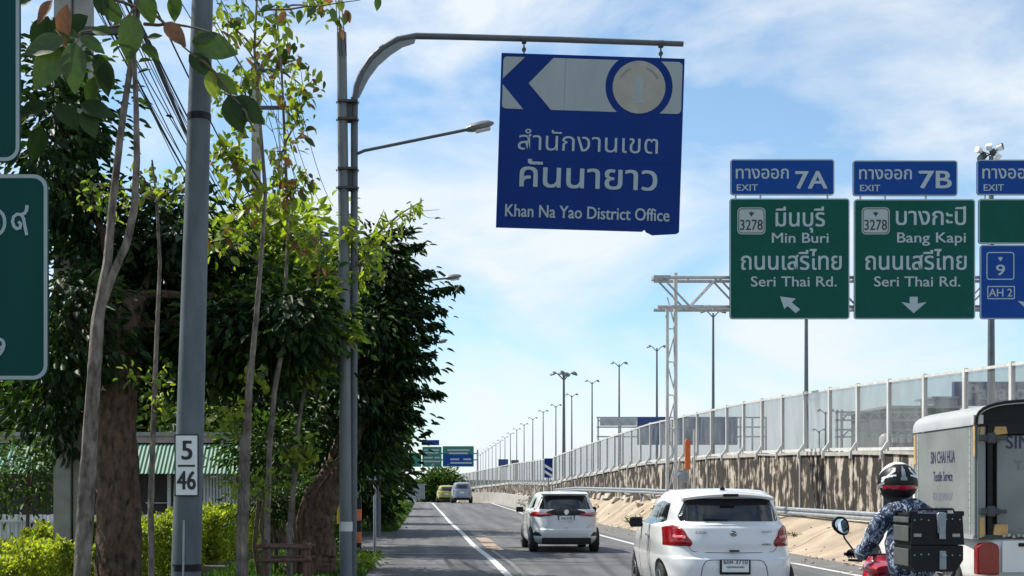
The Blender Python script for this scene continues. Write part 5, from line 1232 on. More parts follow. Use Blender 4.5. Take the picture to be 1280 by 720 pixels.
# poles
PX = at(432, 700, BSD).x
def pt(px, py, D=BSD): return at(px, py, D)
cp = thing('utility_pole', 'round pale concrete pole strapped beside the sign bracket pole, with a white band', 'pole', (PX, BSD, 0))
mb = MB(); mb.tube([(pt(433, 755).x, BSD, 0), pt(431, 400), pt(427, 41)], [.088, .078, .066], 16); obj('shaft', mb, 'polepaint2', cp, smooth=True)
mb = MB(); a = pt(432.8, 664); mb.tube([a, a + Vector((0, 0, .13))], .092, 16); obj('white_band', mb, 'white_metal', cp, smooth=True)
for d in (0, 4, 9):
    mb = MB(); mb.tube([pt(424 + d, 70, BSD - .09), pt(421 + d * .8, 20, BSD - .08), pt(416 + d, -60, BSD + 1)], .008, 5); obj('wire', mb, 'cable', cp)
sp_ = thing('sign_bracket_pole', 'grey steel pole with a long curved arm that carries the blue hanging sign', 'pole', (pt(443, 700).x, BSD + .02, 0))
mb = MB(); mb.tube([(pt(441, 755).x, BSD + .03, 0), pt(442.5, 400, BSD + .03), pt(443, 122, BSD + .03)], [.05, .05, .05], 12); obj('shaft', mb, 'bracket_paint', sp_, smooth=True)
arc = [pt(x, y, BSD + .03) for x, y in ((443, 128), (445.5, 108), (452, 91), (463, 74), (478, 60), (497, 49), (520, 45), (560, 45.8), (700, 49.5), (854, 55))]
mb = MB(); mb.tube(arc, [.042, .042, .042, .042, .042, .042, .044, .042, .04, .036], 12); obj('arm', mb, 'bracket_paint', sp_, smooth=True)
o_p = [(443, 122), (445.5, 108), (452, 91), (463, 74), (478, 60), (497, 50), (520, 46)]; i_p = [(518, 53), (503, 58), (488, 68), (473, 81), (461, 97), (452, 115), (449, 121)]
mb = MB(); mb.prism([(pt(x, y).x, pt(x, y).z) for x, y in o_p + i_p], BSD + .015, BSD + .045); obj('gusset_plate', mb, 'lamp_metal', sp_)
for y in (128, 150, 212, 236):
    a = pt(435, y); mb = MB(); mb.box((a.x, BSD + .0, a.z), (.27, .20, .035)); obj('clamp', mb, 'dark_metal', sp_, bevel=.005)
for y in (139, 224):
    a = pt(436, y); mb = MB(); mb.box((a.x, BSD - .0, a.z), (.10, .06, .22)); obj('spacer', mb, 'dark_metal', sp_)
    for dy_ in (-11, 11):
        for px in (421, 448): b = pt(px, y + dy_, BSD - .1); mb = MB(); mb.lathe(b, (0, -1, 0), [(.012, -.02), (.012, .03)], 6); obj('bolt', mb, 'galv', sp_)
for px in (655, 826):
    a = pt(px, 46 + (px - 520) * .03, BSD + .03); mb = MB(); mb.lathe(a, (1, 0, .03), [(.052, -.03), (.052, .03)], 12); mb.bar(a, a + Vector((0, 0, -.25)), .02, .02); mb.lathe(a + Vector((0, 0, -.13)), (0, 1, 0), [(.03, -.015), (.03, .015)], 10); obj('hanger', mb, 'dark_metal', sp_)
def street_arm(root, x0, y0, x1, y1, D, py_len=37):
    a, b = pt(x0, y0, D), pt(x1, y1, D); mb = MB(); mb.tube([a, a.lerp(b, .06) + Vector((0, 0, .02)), b], .022 * 1.0, 8); obj('lamp_arm', mb, 'bracket_paint', root, smooth=True)
    d = (b - a).normalized(); L_ = .40; mb = MB(); k = 10; prof = [(.0, .02), (.08, .05), (.25, .075), (.55, .085), (.8, .07), (1, .02)]
    for t, r in prof:
        c = b + d * (t * L_ - .03)
        for j in range(k):
            an = 2 * math.pi * j / k; mb.v.append((c.x, c.y + r * 1.3 * math.cos(an), c.z + r * .75 * math.sin(an) + .01))
    for i in range(len(prof) - 1):
        for j in range(k): mb.f.append((i * k + j, i * k + (j + 1) % k, (i + 1) * k + (j + 1) % k, (i + 1) * k + j))
    mb.f += [tuple(range(k)), tuple((len(prof) - 1) * k + j for j in range(k))]
    h = obj('lamp_head', mb, 'lamp_metal', root, smooth=True)
    mb = MB(); c = b + d * (L_ * .55); mb.box(c + Vector((0, 0, -.055)), (.2, .12, .02), (0, -math.atan2(d.z, d.x), 0)); obj('lens', mb, 'lens', h)
street_arm(sp_, 447, 192, 584, 162, BSD)
for lab, D, x1, y1, px in (('second street lamp pole from the camera, banded black and orange at its foot', 29.6, 557, 348, 445.5), ('third street lamp pole, standing inside the dark roadside trees', 42.8, 546, 428, 472)):
    X = at(px, 600, D).x; t = thing('street_lamp', lab, 'street lamp', (X, D, 0), 'roadside street lamps on the left')
    mb = MB(); mb.tube([(X, D, 0), (X, D, 7.4)], [.115, .07], 14); obj('shaft', mb, 'polepaint2', t, smooth=True)
    street_arm(t, px + 3, y1 + 14, x1, y1, D)
    if D < 30:
        for i in range(5):
            mb = MB(); mb.tube([(X, D, .06 + i * .26), (X, D, .06 + (i + 1) * .26 - .004)], .122, 14); obj('painted_band', mb, 'orange' if i % 2 else 'black', t, smooth=True)
        mb = MB(); mb.tube([(X, D, 1.95), (X, D, 1.99)], .122, 14); obj('strap', mb, 'black', t)
yb = thing('yellow_barrier', 'upright yellow guard strip just behind the concrete pole', 'guard', (at(425, 690, 27).x, 27, 0))
mb = MB(); a = at(423, 655, 27); b = at(427.5, 604, 27); mb.box(((a.x + b.x) / 2, 27, (a.z + b.z) / 2), (.13, .05, b.z - a.z)); obj('strip', mb, 'yellow', yb, bevel=.01); mb = MB(); mb.box(((a.x + b.x) / 2, 27.05, .5), (.05, .05, 1.0)); obj('post', mb, 'galv', yb)
# big near pole with number plate
NP = 13.0
nX = at(234, 700, NP).x
npole = thing('numbered_pole', 'thick grey roadside pole with a white 5/46 number plate', 'pole', (nX, NP, 0))
mb = MB(); mb.tube([(at(231, 720, NP).x, NP, 0), (at(233, 700, NP).x, NP, .84), (at(253, 0, NP).x, NP, at(0, 0, NP).z), (at(259, 0, NP).x, NP, 8.6)], [.158, .15, .107, .09], 24); obj('shaft', mb, 'polepaint', npole, smooth=True)
for py, h in ((147, .07), (709, .07)):
    x = 234 + (700 - py) / 700 * 19; a = at(x, py, NP); r = .150 - (a.z - .84) / 5.7 * .043; mb = MB(); mb.tube([a - Vector((0, 0, h / 2)), a + Vector((0, 0, h / 2))], r + .006, 24); obj('tape_band', mb, 'black', npole, smooth=True)
mb = MB(); a = at(230, 680, NP - .152); mb.bar(at(229, 720, NP - .155), at(230, 650, NP - .15), .02, .02); obj('earth_strip', mb, 'galv', npole)
mb = MB(); c = at(237, 582, NP); mb.box((c.x, NP - .155, c.z), (.245, .012, .625)); pn = obj('number_plate', mb, 'sign_black', npole)
mb = MB(); mb.box((c.x, NP - .164, c.z), (.215, .006, .595)); pw_ = obj('plate_face', mb, 'plate_white', pn)
lettering('5', c.x - .045, c.x + .055, c.z + .06, .27, NP - .17, 'sign_black', pn, .02); lettering('46', c.x - .09, c.x + .09, c.z - .24, .26, NP - .17, 'sign_black', pn, .02)
mb = MB(); mb.box((c.x, NP - .169, c.z - .005), (.17, .004, .02)); obj('fraction_bar', mb, 'sign_black', pn)
npole.rotation_euler = (0, 0, 0)

# green signs at the left edge (seen from the front, in shade)
LD = 12.0
def near_green(label, x0, y0, x1, y1, extra):
    s = F / LD; X = lambda p: (p - CX) / s; Z = lambda p: H - (p - HY) / s
    t = thing('direction_sign', label, 'road sign', ((X(x0) + X(x1)) / 2, LD, Z(y1)))
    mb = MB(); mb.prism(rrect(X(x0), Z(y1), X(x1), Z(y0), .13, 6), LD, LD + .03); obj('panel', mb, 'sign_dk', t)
    a, b, c, d = X(x0) + .004, X(x1) - .004, Z(y1) + .004, Z(y0) - .004
    obj('border', ring(rrect(a, c, b, d, .13, 6), rrect(a + .035, c + .035, b - .035, d - .035, .10, 6), LD - .004), 'sign_white', t, fix=False)
    for bd, q0, q1, zb, em in extra: lettering(bd, X(q0), X(q1), Z(zb), em / s, LD - .006, 'sign_letter', t, .01)
    mb = MB(); mb.box(((a + b) / 2, LD + .06, (c + d) / 2), (b - a - .2, .05, .06)); obj('back_rib', mb, 'galv', t)
    return t
lg = near_green('lower dark green sign at the left edge ending in a nine', -300, 217.5, 60, 475, [('09', -28, 7, 447, 36)])
for pth in ([(23, 277), (26, 280), (25, 285), (21, 286), (17.5, 283), (15.5, 277), (17, 271), (21.5, 267.5), (26.5, 268.5), (29.5, 273), (31, 282), (33.5, 294)], [(26, 268.5), (30.5, 267), (33, 263), (34, 256.5)],
            [(-4 + 10 * math.cos(k * .3927), 278 + 15 * math.sin(k * .3927)) for k in range(17)]):
    mb = MB(); mb.tube([at(x, y, LD - .006) for x, y in pth], .0165, 6); mb.v = [(x, LD - .006 + (y - LD + .006) * .15, z) for x, y, z in mb.v]; obj('lettering', mb, 'sign_letter', lg)
near_green('upper dark green sign at the top left corner', -300, -70, 25, 202, [])
gp = thing('sign_posts', 'pair of grey posts holding the green signs at the left edge', 'post', (at(-180, 600, LD + .12).x, LD + .12, 0))
for px in (-250, -90):
    a = at(px, 600, LD + .12); mb = MB(); mb.tube([(a.x, LD + .13, 0), (a.x, LD + .13, 6.8)], .05, 10); obj('post', mb, 'galv', gp)

# utility poles with crossarms and the cable bundle
UX = -5.1; ug = 'square concrete utility poles behind the trees'
def upole(lab, D, zt, w_=.25, twin=False):
    t = thing('utility_pole', lab, 'utility pole', (UX, D, 0), ug)
    for dx in ((0, .0),) if not twin else ((-.13, 0), (.14, .05)):
        mb = MB(); mb.prismx([(0, 0)] * 0 or [(D - w_ / 2 + dx[1], 0), (D + w_ / 2 + dx[1], 0), (D + w_ * .35 + dx[1], zt), (D - w_ * .35 + dx[1], zt)], UX + dx[0] - w_ / 2 + .005, UX + dx[0] + w_ / 2 - .005) if twin else mb.prismx([(D - w_ / 2, 0), (D + w_ / 2, 0), (D + w_ * .35, zt), (D - w_ * .35, zt)], UX - w_ / 2, UX + w_ / 2)
        obj('shaft', mb, 'conc', t)
    for k, (z, l, off) in enumerate(((zt - .25, 1.2, .45), (zt - 1.35, 1.5, .55), (zt - 4.3, 1.0, .2))):
        mb = MB(); mb.box((UX + off, D - .12, z), (l, .09, .10)); ca = obj('crossarm', mb, 'dark_metal', t)
        for q in (-.45, .45):
            mb = MB(); mb.lathe((UX + off + q * l, D - .12, z + .05), (0, 0, 1), [(.03, 0), (.05, .03), (.03, .06), (.05, .09), (.03, .14)], 8); obj('insulator', mb, 'dark_metal', ca)
    mb = MB(); mb.box((UX + .5, D - .15, zt - .8), (.12, .12, .5)); obj('switch', mb, 'dark_metal', t)
    return t
upole('nearest twin square concrete utility pole rising behind the green signs', 18.4, 12.4, twin=True)
upole('second utility pole with dark crossarms among the sapling tops', 38, 14.2)
upole('third utility pole with crossarms left of the round concrete pole', 54, 13.6)
cb = thing('overhead_cables', 'sagging bundle of black overhead cables running between the utility poles', 'cables', (UX, 28, 8))
for k in range(17):
    z0 = rng.uniform(8.3, 10.3); z1 = rng.uniform(7.2, 8.8); dx = rng.uniform(-.25, .5); sag = rng.uniform(.5, 1.7)
    pts = []
    for i in range(19):
        t = i / 18; pts.append((UX + dx + .3 * k / 17, 13 + t * 25, z0 + 1 + (z1 - z0 - 1) * t - sag * 4 * t * (1 - t) * .6))
    mb = MB(); mb.tube(pts, rng.choice((.008, .011, .016)), 5); obj('cable', mb, 'cable', cb)
for k in range(7):
    pts = [(UX + .2 + .15 * k, 38 + i * 2, 13.9 - (k % 3) * 1.2 - 2.2 * (i / 8) * (1 - i / 8) - i * .05) for i in range(9)]; mb = MB(); mb.tube(pts, .012, 4); obj('cable', mb, 'cable', cb)
    pts = [(UX + .2 + .15 * k, 18 + i * 2.5, 12.2 + i * .22 - (k % 3) * .9 - 1.4 * (i / 8) * (1 - i / 8)) for i in range(9)]; mb = MB(); mb.tube(pts, .01, 4); obj('cable', mb, 'cable', cb)
for k in range(5):
    mb = MB(); a = (UX + .6, 38, 13.6 - k * .9); b = (UX + 1.0 + .15 * k, 36 - k * .4, 6.5); mb.tube([a, ((a[0] + b[0]) / 2 + .15, 37, (a[2] + b[2]) / 2 - .5), b], .012, 4); obj('drop_cable', mb, 'cable', cb)

# ------------------------------------------------------------------ green-awning house and white fence
hs = thing('awning_house', 'low house with a green corrugated awning and white slatted wall behind the hedge', 'house', (-8.5, 35, 0))
def fx(n_, x0, y0, x1, y1, D_, m, par, dp=.1):
    a, b = at(x0, y1, D_), at(x1, y0, D_); mb = MB(); mb.box(((a.x + b.x) / 2, D_ + dp / 2, (a.z + b.z) / 2), (b.x - a.x, dp, b.z - a.z)); return obj(n_, mb, m, par)
a = at(-40, 592, 35); b = at(290, 555, 35.6); X0_, X1_ = a.x, b.x; k = 0; x = X0_
while x < X1_:
    for q in range(1):
        mb = MB(); seg = []
        n_ = 18
        for i in range(n_ + 1):
            xx = x + 1.0 * i / n_; zz = .014 * math.cos(i * math.pi)
            seg.append((xx, 34.9, at(0, 592, 35).z + zz)); 
        for i in range(n_ + 1):
            xx = x + 1.0 * i / n_; zz = .014 * math.cos(i * math.pi)
            seg.append((xx, 35.8, at(0, 554, 35).z + zz))
        mb.add(seg, [(i, i + 1, n_ + 2 + i, n_ + 1 + i) for i in range(n_)]); o = obj('corrugated_sheet', mb, 'awning', hs); sd = o.modifiers.new('t', 'SOLIDIFY'); sd.thickness = .01
    x += 1.005
fx('fascia', -40, 545, 297, 553.5, 35.95, 'fascia', hs, .1)
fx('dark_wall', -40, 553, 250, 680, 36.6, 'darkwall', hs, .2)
fx('roof_slab', -40, 540, 297, 545, 35.9, 'conc', hs, 4)
for px in range(250, 296, 4): fx('wall_slat', px, 590, px + 2.9, 645, 35.8, 'whitesheet', hs, .06)
fx('side_wall', 292, 575, 300, 650, 36.0, 'fascia', hs, .4)
fx('door_post', 209, 592, 213, 660, 36, 'whitesheet', hs, .1)
fx('window_bar', 182, 628, 210, 629.3, 36.4, 'whitesheet', hs, .05)
wf = thing('white_fence', 'low white corrugated fence behind the hedge at the left', 'fence', (-8, 30, 0))
for i, px in enumerate(range(-12, 216, 5)):
    fx('fence_strip', px, 643 + (i % 3) * .4, px + 3.9, 690, 30 + (i % 2) * .05, 'whitesheet', wf, .04)
fx('fence_rail', -14, 650, 216, 652, 29.93, 'whitesheet', wf, .04)
ts = thing('shop_banner', 'dark shop banner with cream Thai lettering half hidden behind the saplings', 'banner', (at(400, 620, 34).x, 34, .9))
fx('cloth', 376, 586, 424, 622, 34, 'sign_black', ts, .05)
for bd, y in (('นมบราวน์', 602), ('ได้ดี', 614)):
    a = at(383, y, 34); b = at(421 if y < 610 else 402, y, 34); lettering(bd, a.x, b.x, a.z, 17 * 34 / F, 33.985, 'sign_cream', ts, .01)
bsn = thing('parking_sign', 'small blue sign over a grey plate on a thin roadside post', 'road sign', (at(468.5, 690, 29).x, 29, 0))
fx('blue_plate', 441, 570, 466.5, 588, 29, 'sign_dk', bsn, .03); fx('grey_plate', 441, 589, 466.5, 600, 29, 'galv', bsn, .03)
a = at(468.5, 690, 29.02); mb = MB(); mb.tube([(a.x, 29.03, 0), (a.x, 29.03, at(0, 570, 29).z)], .035, 8); obj('post', mb, 'galv', bsn)

# ------------------------------------------------------------------ hedge, grass, plants
def box_leaves(n, lo, hi, surf=.16):
    P_ = np.zeros((n, 3)); Nn = np.zeros((n, 3)); lo = np.array(lo); hi = np.array(hi)
    f = nr.choice(4, n, p=[.42, .34, .12, .12])
    P_ = lo + nr.uniform(0, 1, (n, 3)) * (hi - lo)
    d = np.abs(nr.normal(size=n)) * surf
    P_[f == 0, 2] = hi[2] - d[f == 0]; Nn[f == 0] = (0, 0, 1)
    P_[f == 1, 0] = hi[0] - d[f == 1]; Nn[f == 1] = (1, 0, .3)
    P_[f == 2, 1] = lo[1] + d[f == 2]; Nn[f == 2] = (0, -1, .3)
    P_[f == 3, 0] = lo[0] + d[f == 3]; Nn[f == 3] = (-1, 0, .3)
    return P_, Nn
def hedge(label, x0, x1, y0, y1, h, n, lm='leaf_hedge', ls=.075):
    t = thing('hedge', label, 'hedge', ((x0 + x1) / 2, (y0 + y1) / 2, 0))
    P_, Nn = box_leaves(n, (x0, y0, 0), (x1, y1, h)); ln = y1 - y0
    wob = .07 * np.sin(P_[:, 1] * 2.1) + .05 * np.sin(P_[:, 1] * 5.3 + P_[:, 0] * 3) + .04 * np.sin(P_[:, 1] * 11)
    P_[:, 2] += wob * (P_[:, 2] / h); P_[:, 0] += wob * .8
    Dv = Nn * .6 + nr.normal(size=P_.shape) * .6; Dv[:, 2] += .3
    leaf_mesh('foliage', P_, Dv, Nn + nr.normal(size=P_.shape) * .5, ls * nr.uniform(.6, 1.3, n), .55, lm, t)
    mb = MB()
    for k in range(int(ln * 2.2)):
        y = rng.uniform(y0 + .1, y1 - .1); x = rng.uniform(x0 + .15, x1 - .15); mb.tube([(x, y, 0), (x + rng.uniform(-.1, .1), y + rng.uniform(-.1, .1), h * .85)], [.018, .006], 5)
    obj('stems', mb, 'twig', t); return t
hedge('sunlit yellow-green clipped hedge nearest the camera at the left edge', -6.0, -4.6, 11.8, 17.9, .80, 26000)
hedge('sunlit clipped hedge between the big dark trunk and the numbered pole', -5.9, -4.5, 18.4, 26.0, .92, 22000, ls=.085)
hedge('farther stretch of hedge right of the numbered pole', -5.6, -4.3, 26.6, 33, 1.05, 15000, ls=.095)
hedge('low dark hedge plants in the shade behind the leaning trunk', -3.0, -1.9, 34 - 6.5, 31, .8, 6000, 'leaf_mid', .09)
def grass_patch(name, x0, x1, y0, y1, n, h=.12, m='grass'):
    P_ = np.stack([nr.uniform(x0, x1, n), nr.uniform(y0, y1, n), np.zeros(n)], 1)
    P_[:, 2] = [G(v) for v in P_[:, 1]]
    Dv = nr.normal(size=(n, 3)) * .45; Dv[:, 2] = 1
    o = leaf_mesh(name, P_, Dv, nr.normal(size=(n, 3)), h * nr.uniform(.5, 1.5, n), .22, m, None); o['label'] = 'short green grass on the shaded roadside verge'; o['category'] = 'grass'; return o
g_ = grass_patch('verge_grass', -3.8, -1.12, 12, 30.4, 22000); g_['label'] = 'short shaded grass on the nearer verge below the poles'
g_ = grass_patch('verge_grass', -3.8, -1.15, 47, 106, 16000, .2); g_['label'] = 'sunlit grass and weeds on the farther verge beyond the driveway'
def shrub(label, c, r, n, lm, ls, wr=.5, per=14, sp=.13, grp=None, droop=.2):
    t = thing('shrub', label, 'shrub', (c[0], c[1], G(c[1])), grp)
    C, D_, Nn, tw = clump_points([((c[0], c[1], G(c[1]) + r[2] * .8), r, n)], per, sp, droop); k = C[:, 2] > G(c[1]) + .03; C, D_, Nn = C[k], D_[k], Nn[k]
    leaf_mesh('foliage', C, D_, Nn, ls * nr.uniform(.6, 1.3, len(C)), wr, lm, t)
    mb = MB()
    for p in tw[::3]: mb.tube([(c[0], c[1], G(c[1])), (c[0] * .4 + p[0] * .6, c[1] * .4 + p[1] * .6, p[2] * .6 + .1), tuple(p)], [.02, .012, .005], 4)
    obj('stems', mb, 'twig', t); return t
gs = 'green shrubs growing on the verge beyond the driveway'
for i, (x, D, r, h, lm) in enumerate(((-1.75, 49, .5, .45, 'leaf_mid'), (-2.3, 51, .6, .7, 'leaf_mid'), (-2.7, 56, .7, .9, 'leaf_dark'), (-1.75, 58, .45, .5, 'leaf_bright'), (-2.6, 64, .8, .9, 'leaf_mid'), (-2.3, 72, .8, .8, 'leaf_bright'), (-2.9, 82, 1.0, 1.2, 'leaf_mid'), (-2.6, 93, .9, .8, 'leaf_bright'))):
    shrub(['small leafy shrub at the driveway edge nearest the road', 'taller shrub behind the driveway edge', 'dark shrub left of the road, third on the verge', 'low bright shrub close to the road edge', 'mid-sized shrub under the second verge tree', 'bright shrub midway along the far verge', 'large shrub near the distant gantry side of the verge', 'farthest bright shrub on the verge before the crest'][i], (x, D, 0), (r, r, h), 45, lm, .14, sp=.14, grp=gs)
shrub('small low plant at the foot of the concrete pole beside the road', (-1.35, 24.5, 0), (.35, .6, .18), 22, 'leaf_bright', .10, sp=.08)
shrub('bright green bush by the sign post on the near verge', (-2.05, 26.2, 0), (.35, .5, .25), 20, 'leaf_mid', .10, sp=.08)
b_ = shrub('large rounded green bush beyond the crest of the road, left of the two far cars', (1.5, 150, 0), (2.5, 2.0, 2.1), 420, 'leaf_mid', .42, sp=.42, per=18)
for x, y, r in ((8.0, 50, .22), (7.6, 60, .3), (7.35, 72, .3), (6.9, 84, .6), (6.7, 88, .5)):
    t = shrub({50: 'tiny weed tuft on the kerb rubble behind the pearl hatchback', 60: 'small weed tuft on the far kerb rubble', 72: 'weed tuft under the rusty guard rail', 84: 'green weeds at the dip below the chevron sign', 88: 'farther green weeds by the concrete parapet'}[y], (x, y, 0), (r, r * 1.6, r * .6), 14, 'leaf_mid', .09, sp=.08)
    t.location.z = bz(x + .4, y) - .05 

# wooden stakes round a sapling
for lab, cx_, D in (('dark weathered wooden stake frame propping the saplings', 358, 16.6),):
    c = at(cx_, 700, D); t = thing('stake_frame', lab, 'plant support', (c.x, D, 0)); w2 = .27
    for dx, dy_ in ((-w2, -.25), (w2, -.25), (w2, .25), (-w2, .25)):
        mb = MB(); mb.tube([(c.x + dx, D + dy_, 0), (c.x + dx * .95, D + dy_ * .95, .86 + rng.uniform(-.04, .06))], [.036, .03], 8); obj('stake', mb, 'wood', t, smooth=True)
    for z in (.82, .66):
        for a, b in (((-w2 - .08, -.27), (w2 + .08, -.27)), ((w2 + .01, -.3), (w2 + .01, .3)), ((w2 + .08, .27), (-w2 - .08, .27)), ((-w2 - .01, .3), (-w2 - .01, -.3))):
            mb = MB(); mb.tube([(c.x + a[0], D + a[1], z + rng.uniform(-.02, .02)), (c.x + b[0], D + b[1], z + rng.uniform(-.02, .02))], .026, 8); obj('rail', mb, 'wood', t, smooth=True)

# ------------------------------------------------------------------ big trees
def cl(px, py, D, rx, ry, rz, k): p = at(px, py, D); return ((p.x, p.y, p.z), (rx, ry, rz), k)
# T1: thick rough trunk with the dark canopy over the hedge
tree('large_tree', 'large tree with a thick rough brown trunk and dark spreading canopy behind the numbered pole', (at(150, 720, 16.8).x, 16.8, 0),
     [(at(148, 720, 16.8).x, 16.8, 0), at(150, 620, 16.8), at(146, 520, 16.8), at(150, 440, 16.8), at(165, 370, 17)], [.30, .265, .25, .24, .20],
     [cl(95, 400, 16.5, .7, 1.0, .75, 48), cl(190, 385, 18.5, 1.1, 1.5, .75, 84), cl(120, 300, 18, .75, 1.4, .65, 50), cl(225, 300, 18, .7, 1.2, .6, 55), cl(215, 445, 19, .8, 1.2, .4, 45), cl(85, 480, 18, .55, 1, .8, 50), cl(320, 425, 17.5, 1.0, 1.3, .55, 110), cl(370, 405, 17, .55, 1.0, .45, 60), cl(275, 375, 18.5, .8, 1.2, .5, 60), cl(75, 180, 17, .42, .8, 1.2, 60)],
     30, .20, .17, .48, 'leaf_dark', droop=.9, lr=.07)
# T2: leaning dark trunk and layered drooping crown over the verge
tips = [((430, 330), (513, 284)), ((440, 340), (530, 304)), ((450, 380), (541, 338)), ((450, 400), (577, 356)), ((450, 420), (555, 386)), ((450, 430), (552, 404)), ((455, 450), (545, 420)), ((455, 480), (545, 458)), ((450, 500), (551, 491)), ((450, 510), (526, 522)), ((455, 535), (506, 532)), ((450, 345), (505, 320)), ((450, 470), (540, 440))]
T2D = 22.5
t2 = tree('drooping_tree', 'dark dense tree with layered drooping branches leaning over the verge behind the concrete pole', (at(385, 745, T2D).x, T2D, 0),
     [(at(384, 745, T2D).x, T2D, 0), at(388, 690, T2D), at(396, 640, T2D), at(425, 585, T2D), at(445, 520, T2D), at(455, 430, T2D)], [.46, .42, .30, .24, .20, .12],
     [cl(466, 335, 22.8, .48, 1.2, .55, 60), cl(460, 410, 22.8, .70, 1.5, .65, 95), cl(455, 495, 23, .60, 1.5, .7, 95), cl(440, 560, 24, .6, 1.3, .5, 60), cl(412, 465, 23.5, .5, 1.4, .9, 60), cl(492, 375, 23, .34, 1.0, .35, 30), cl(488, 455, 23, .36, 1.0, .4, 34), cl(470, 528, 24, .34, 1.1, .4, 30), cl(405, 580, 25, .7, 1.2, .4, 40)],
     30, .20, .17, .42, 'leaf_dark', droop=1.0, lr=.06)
def spray(tree_t, a, b, D, n, m, ls=.17, wr=.4, wd=.12, sagk=.12, D2=None):
    A, B = at(*a, D), at(*b, D2 or D); mb = MB(); pts = []
    for i in range(9): t = i / 8; p = A.lerp(B, t); p.z += sagk * math.sin(math.pi * t) ; pts.append(p)
    mb.tube(pts, [.03 - .026 * i / 8 for i in range(9)], 5); obj('branch', mb, 'bark_dark', tree_t)
    ts_ = nr.uniform(.15, 1.0, n); C = np.array([[A.x + (B.x - A.x) * t, A.y + (B.y - A.y) * t, A.z + (B.z - A.z) * t + sagk * math.sin(math.pi * t)] for t in ts_])
    wdt = wd * (1.35 - ts_)[:, None]; C = C + nr.normal(size=(n, 3)) * wdt * np.array([.5, 1.3, .6]); C[:, 2] -= np.abs(nr.normal(size=n)) * wdt[:, 0] * .9
    dd = np.array([(B - A).normalized()[:]]) * .5 + nr.normal(size=(n, 3)) * .4 + np.array([0, 0, -.75])
    leaf_mesh('branch_leaves', C, dd, nr.normal(size=(n, 3)) * .6 + np.array([.6, 0, .6]), ls * nr.uniform(.6, 1.25, n), wr, m, tree_t)
for a, b in tips: spray(t2, a, b, 22.6, 200, 'leaf_dark', ls=.15, wd=.085, D2=22.2)
for a, b in (((430, 400), (480, 262)), ((430, 330), (445, 262)), ((430, 420), (470, 300)), ((440, 330), (530, 250))): spray(t2, a, b, 19.5, 70, 'leaf_bright', ls=.15, wd=.13)
# bare arching twig
mb = MB(); mb.tube([at(478, 300, 21), at(490, 280, 21), at(505, 268, 21), at(525, 264, 21), at(549, 262, 21)], [.012, .010, .008, .006, .003], 5); mb.tube([at(520, 264, 21), at(535, 272, 21), at(556, 273, 21)], [.006, .004, .002], 4); obj('bare_twig', mb, 'twig', t2)
# pale vine on leaning trunk
for k in range(2):
    mb = MB(); pts = [at(378 + k * 7, 700, T2D - .5), at(374 + k * 6, 650, T2D - .48), at(385 + k * 7, 615, T2D - .42), at(408 + k * 5, 590, T2D - .36), at(425 + k * 3, 570, T2D - .33)]; mb.tube([p + Vector((rng.uniform(-.03, .03), 0, rng.uniform(-.04, .04))) for p in pts], [.04, .05, .045, .035, .02], 8); obj('aerial_root', mb, 'bark_dark', t2, smooth=True)
# farther roadside trees
gt = 'dark trees lining the left verge farther along the road'
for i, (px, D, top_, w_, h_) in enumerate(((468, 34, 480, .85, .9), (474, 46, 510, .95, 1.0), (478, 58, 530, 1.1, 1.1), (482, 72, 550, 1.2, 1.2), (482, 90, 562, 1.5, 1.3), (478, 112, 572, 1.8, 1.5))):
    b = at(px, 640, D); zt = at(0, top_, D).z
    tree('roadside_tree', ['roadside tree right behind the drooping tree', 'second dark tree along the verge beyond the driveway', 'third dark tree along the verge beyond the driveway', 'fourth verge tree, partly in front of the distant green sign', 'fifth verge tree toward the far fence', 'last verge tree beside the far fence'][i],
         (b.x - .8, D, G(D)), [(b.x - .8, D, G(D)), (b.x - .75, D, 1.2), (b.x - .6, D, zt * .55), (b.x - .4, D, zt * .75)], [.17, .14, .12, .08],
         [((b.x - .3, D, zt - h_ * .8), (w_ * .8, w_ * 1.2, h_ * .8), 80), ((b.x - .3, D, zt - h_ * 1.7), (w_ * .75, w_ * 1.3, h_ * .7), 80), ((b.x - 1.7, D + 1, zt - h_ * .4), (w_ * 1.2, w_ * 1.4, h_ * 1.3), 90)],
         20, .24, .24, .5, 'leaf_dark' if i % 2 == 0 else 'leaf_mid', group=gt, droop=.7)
# background trees behind the house
gbk = 'big leafy trees in the background behind the awning house'
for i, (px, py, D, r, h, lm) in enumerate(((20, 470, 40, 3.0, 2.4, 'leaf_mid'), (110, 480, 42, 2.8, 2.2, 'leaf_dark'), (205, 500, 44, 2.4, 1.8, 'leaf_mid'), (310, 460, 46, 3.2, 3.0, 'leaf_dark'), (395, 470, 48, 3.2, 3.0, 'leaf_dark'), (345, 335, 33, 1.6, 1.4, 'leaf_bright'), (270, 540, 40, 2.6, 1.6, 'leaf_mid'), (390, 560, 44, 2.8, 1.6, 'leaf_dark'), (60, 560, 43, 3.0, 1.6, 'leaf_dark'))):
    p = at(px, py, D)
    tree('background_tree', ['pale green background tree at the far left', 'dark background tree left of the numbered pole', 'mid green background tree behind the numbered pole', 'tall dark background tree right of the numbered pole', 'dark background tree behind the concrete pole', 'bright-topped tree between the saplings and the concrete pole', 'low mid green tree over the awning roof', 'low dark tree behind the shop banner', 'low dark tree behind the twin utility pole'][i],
         (p.x, D, 0), [(p.x, D, 0), (p.x + .1, D, p.z * .4), (p.x, D, p.z * .8)], [.25, .2, .14], [((p.x, D, p.z), (r, r * .8, h), 170), ((p.x + r * .5, D + .5, p.z - h * .8), (r * .7, r * .7, h * .7), 70)], 18, .36, .34, .5, lm, group=gbk, droop=.4)
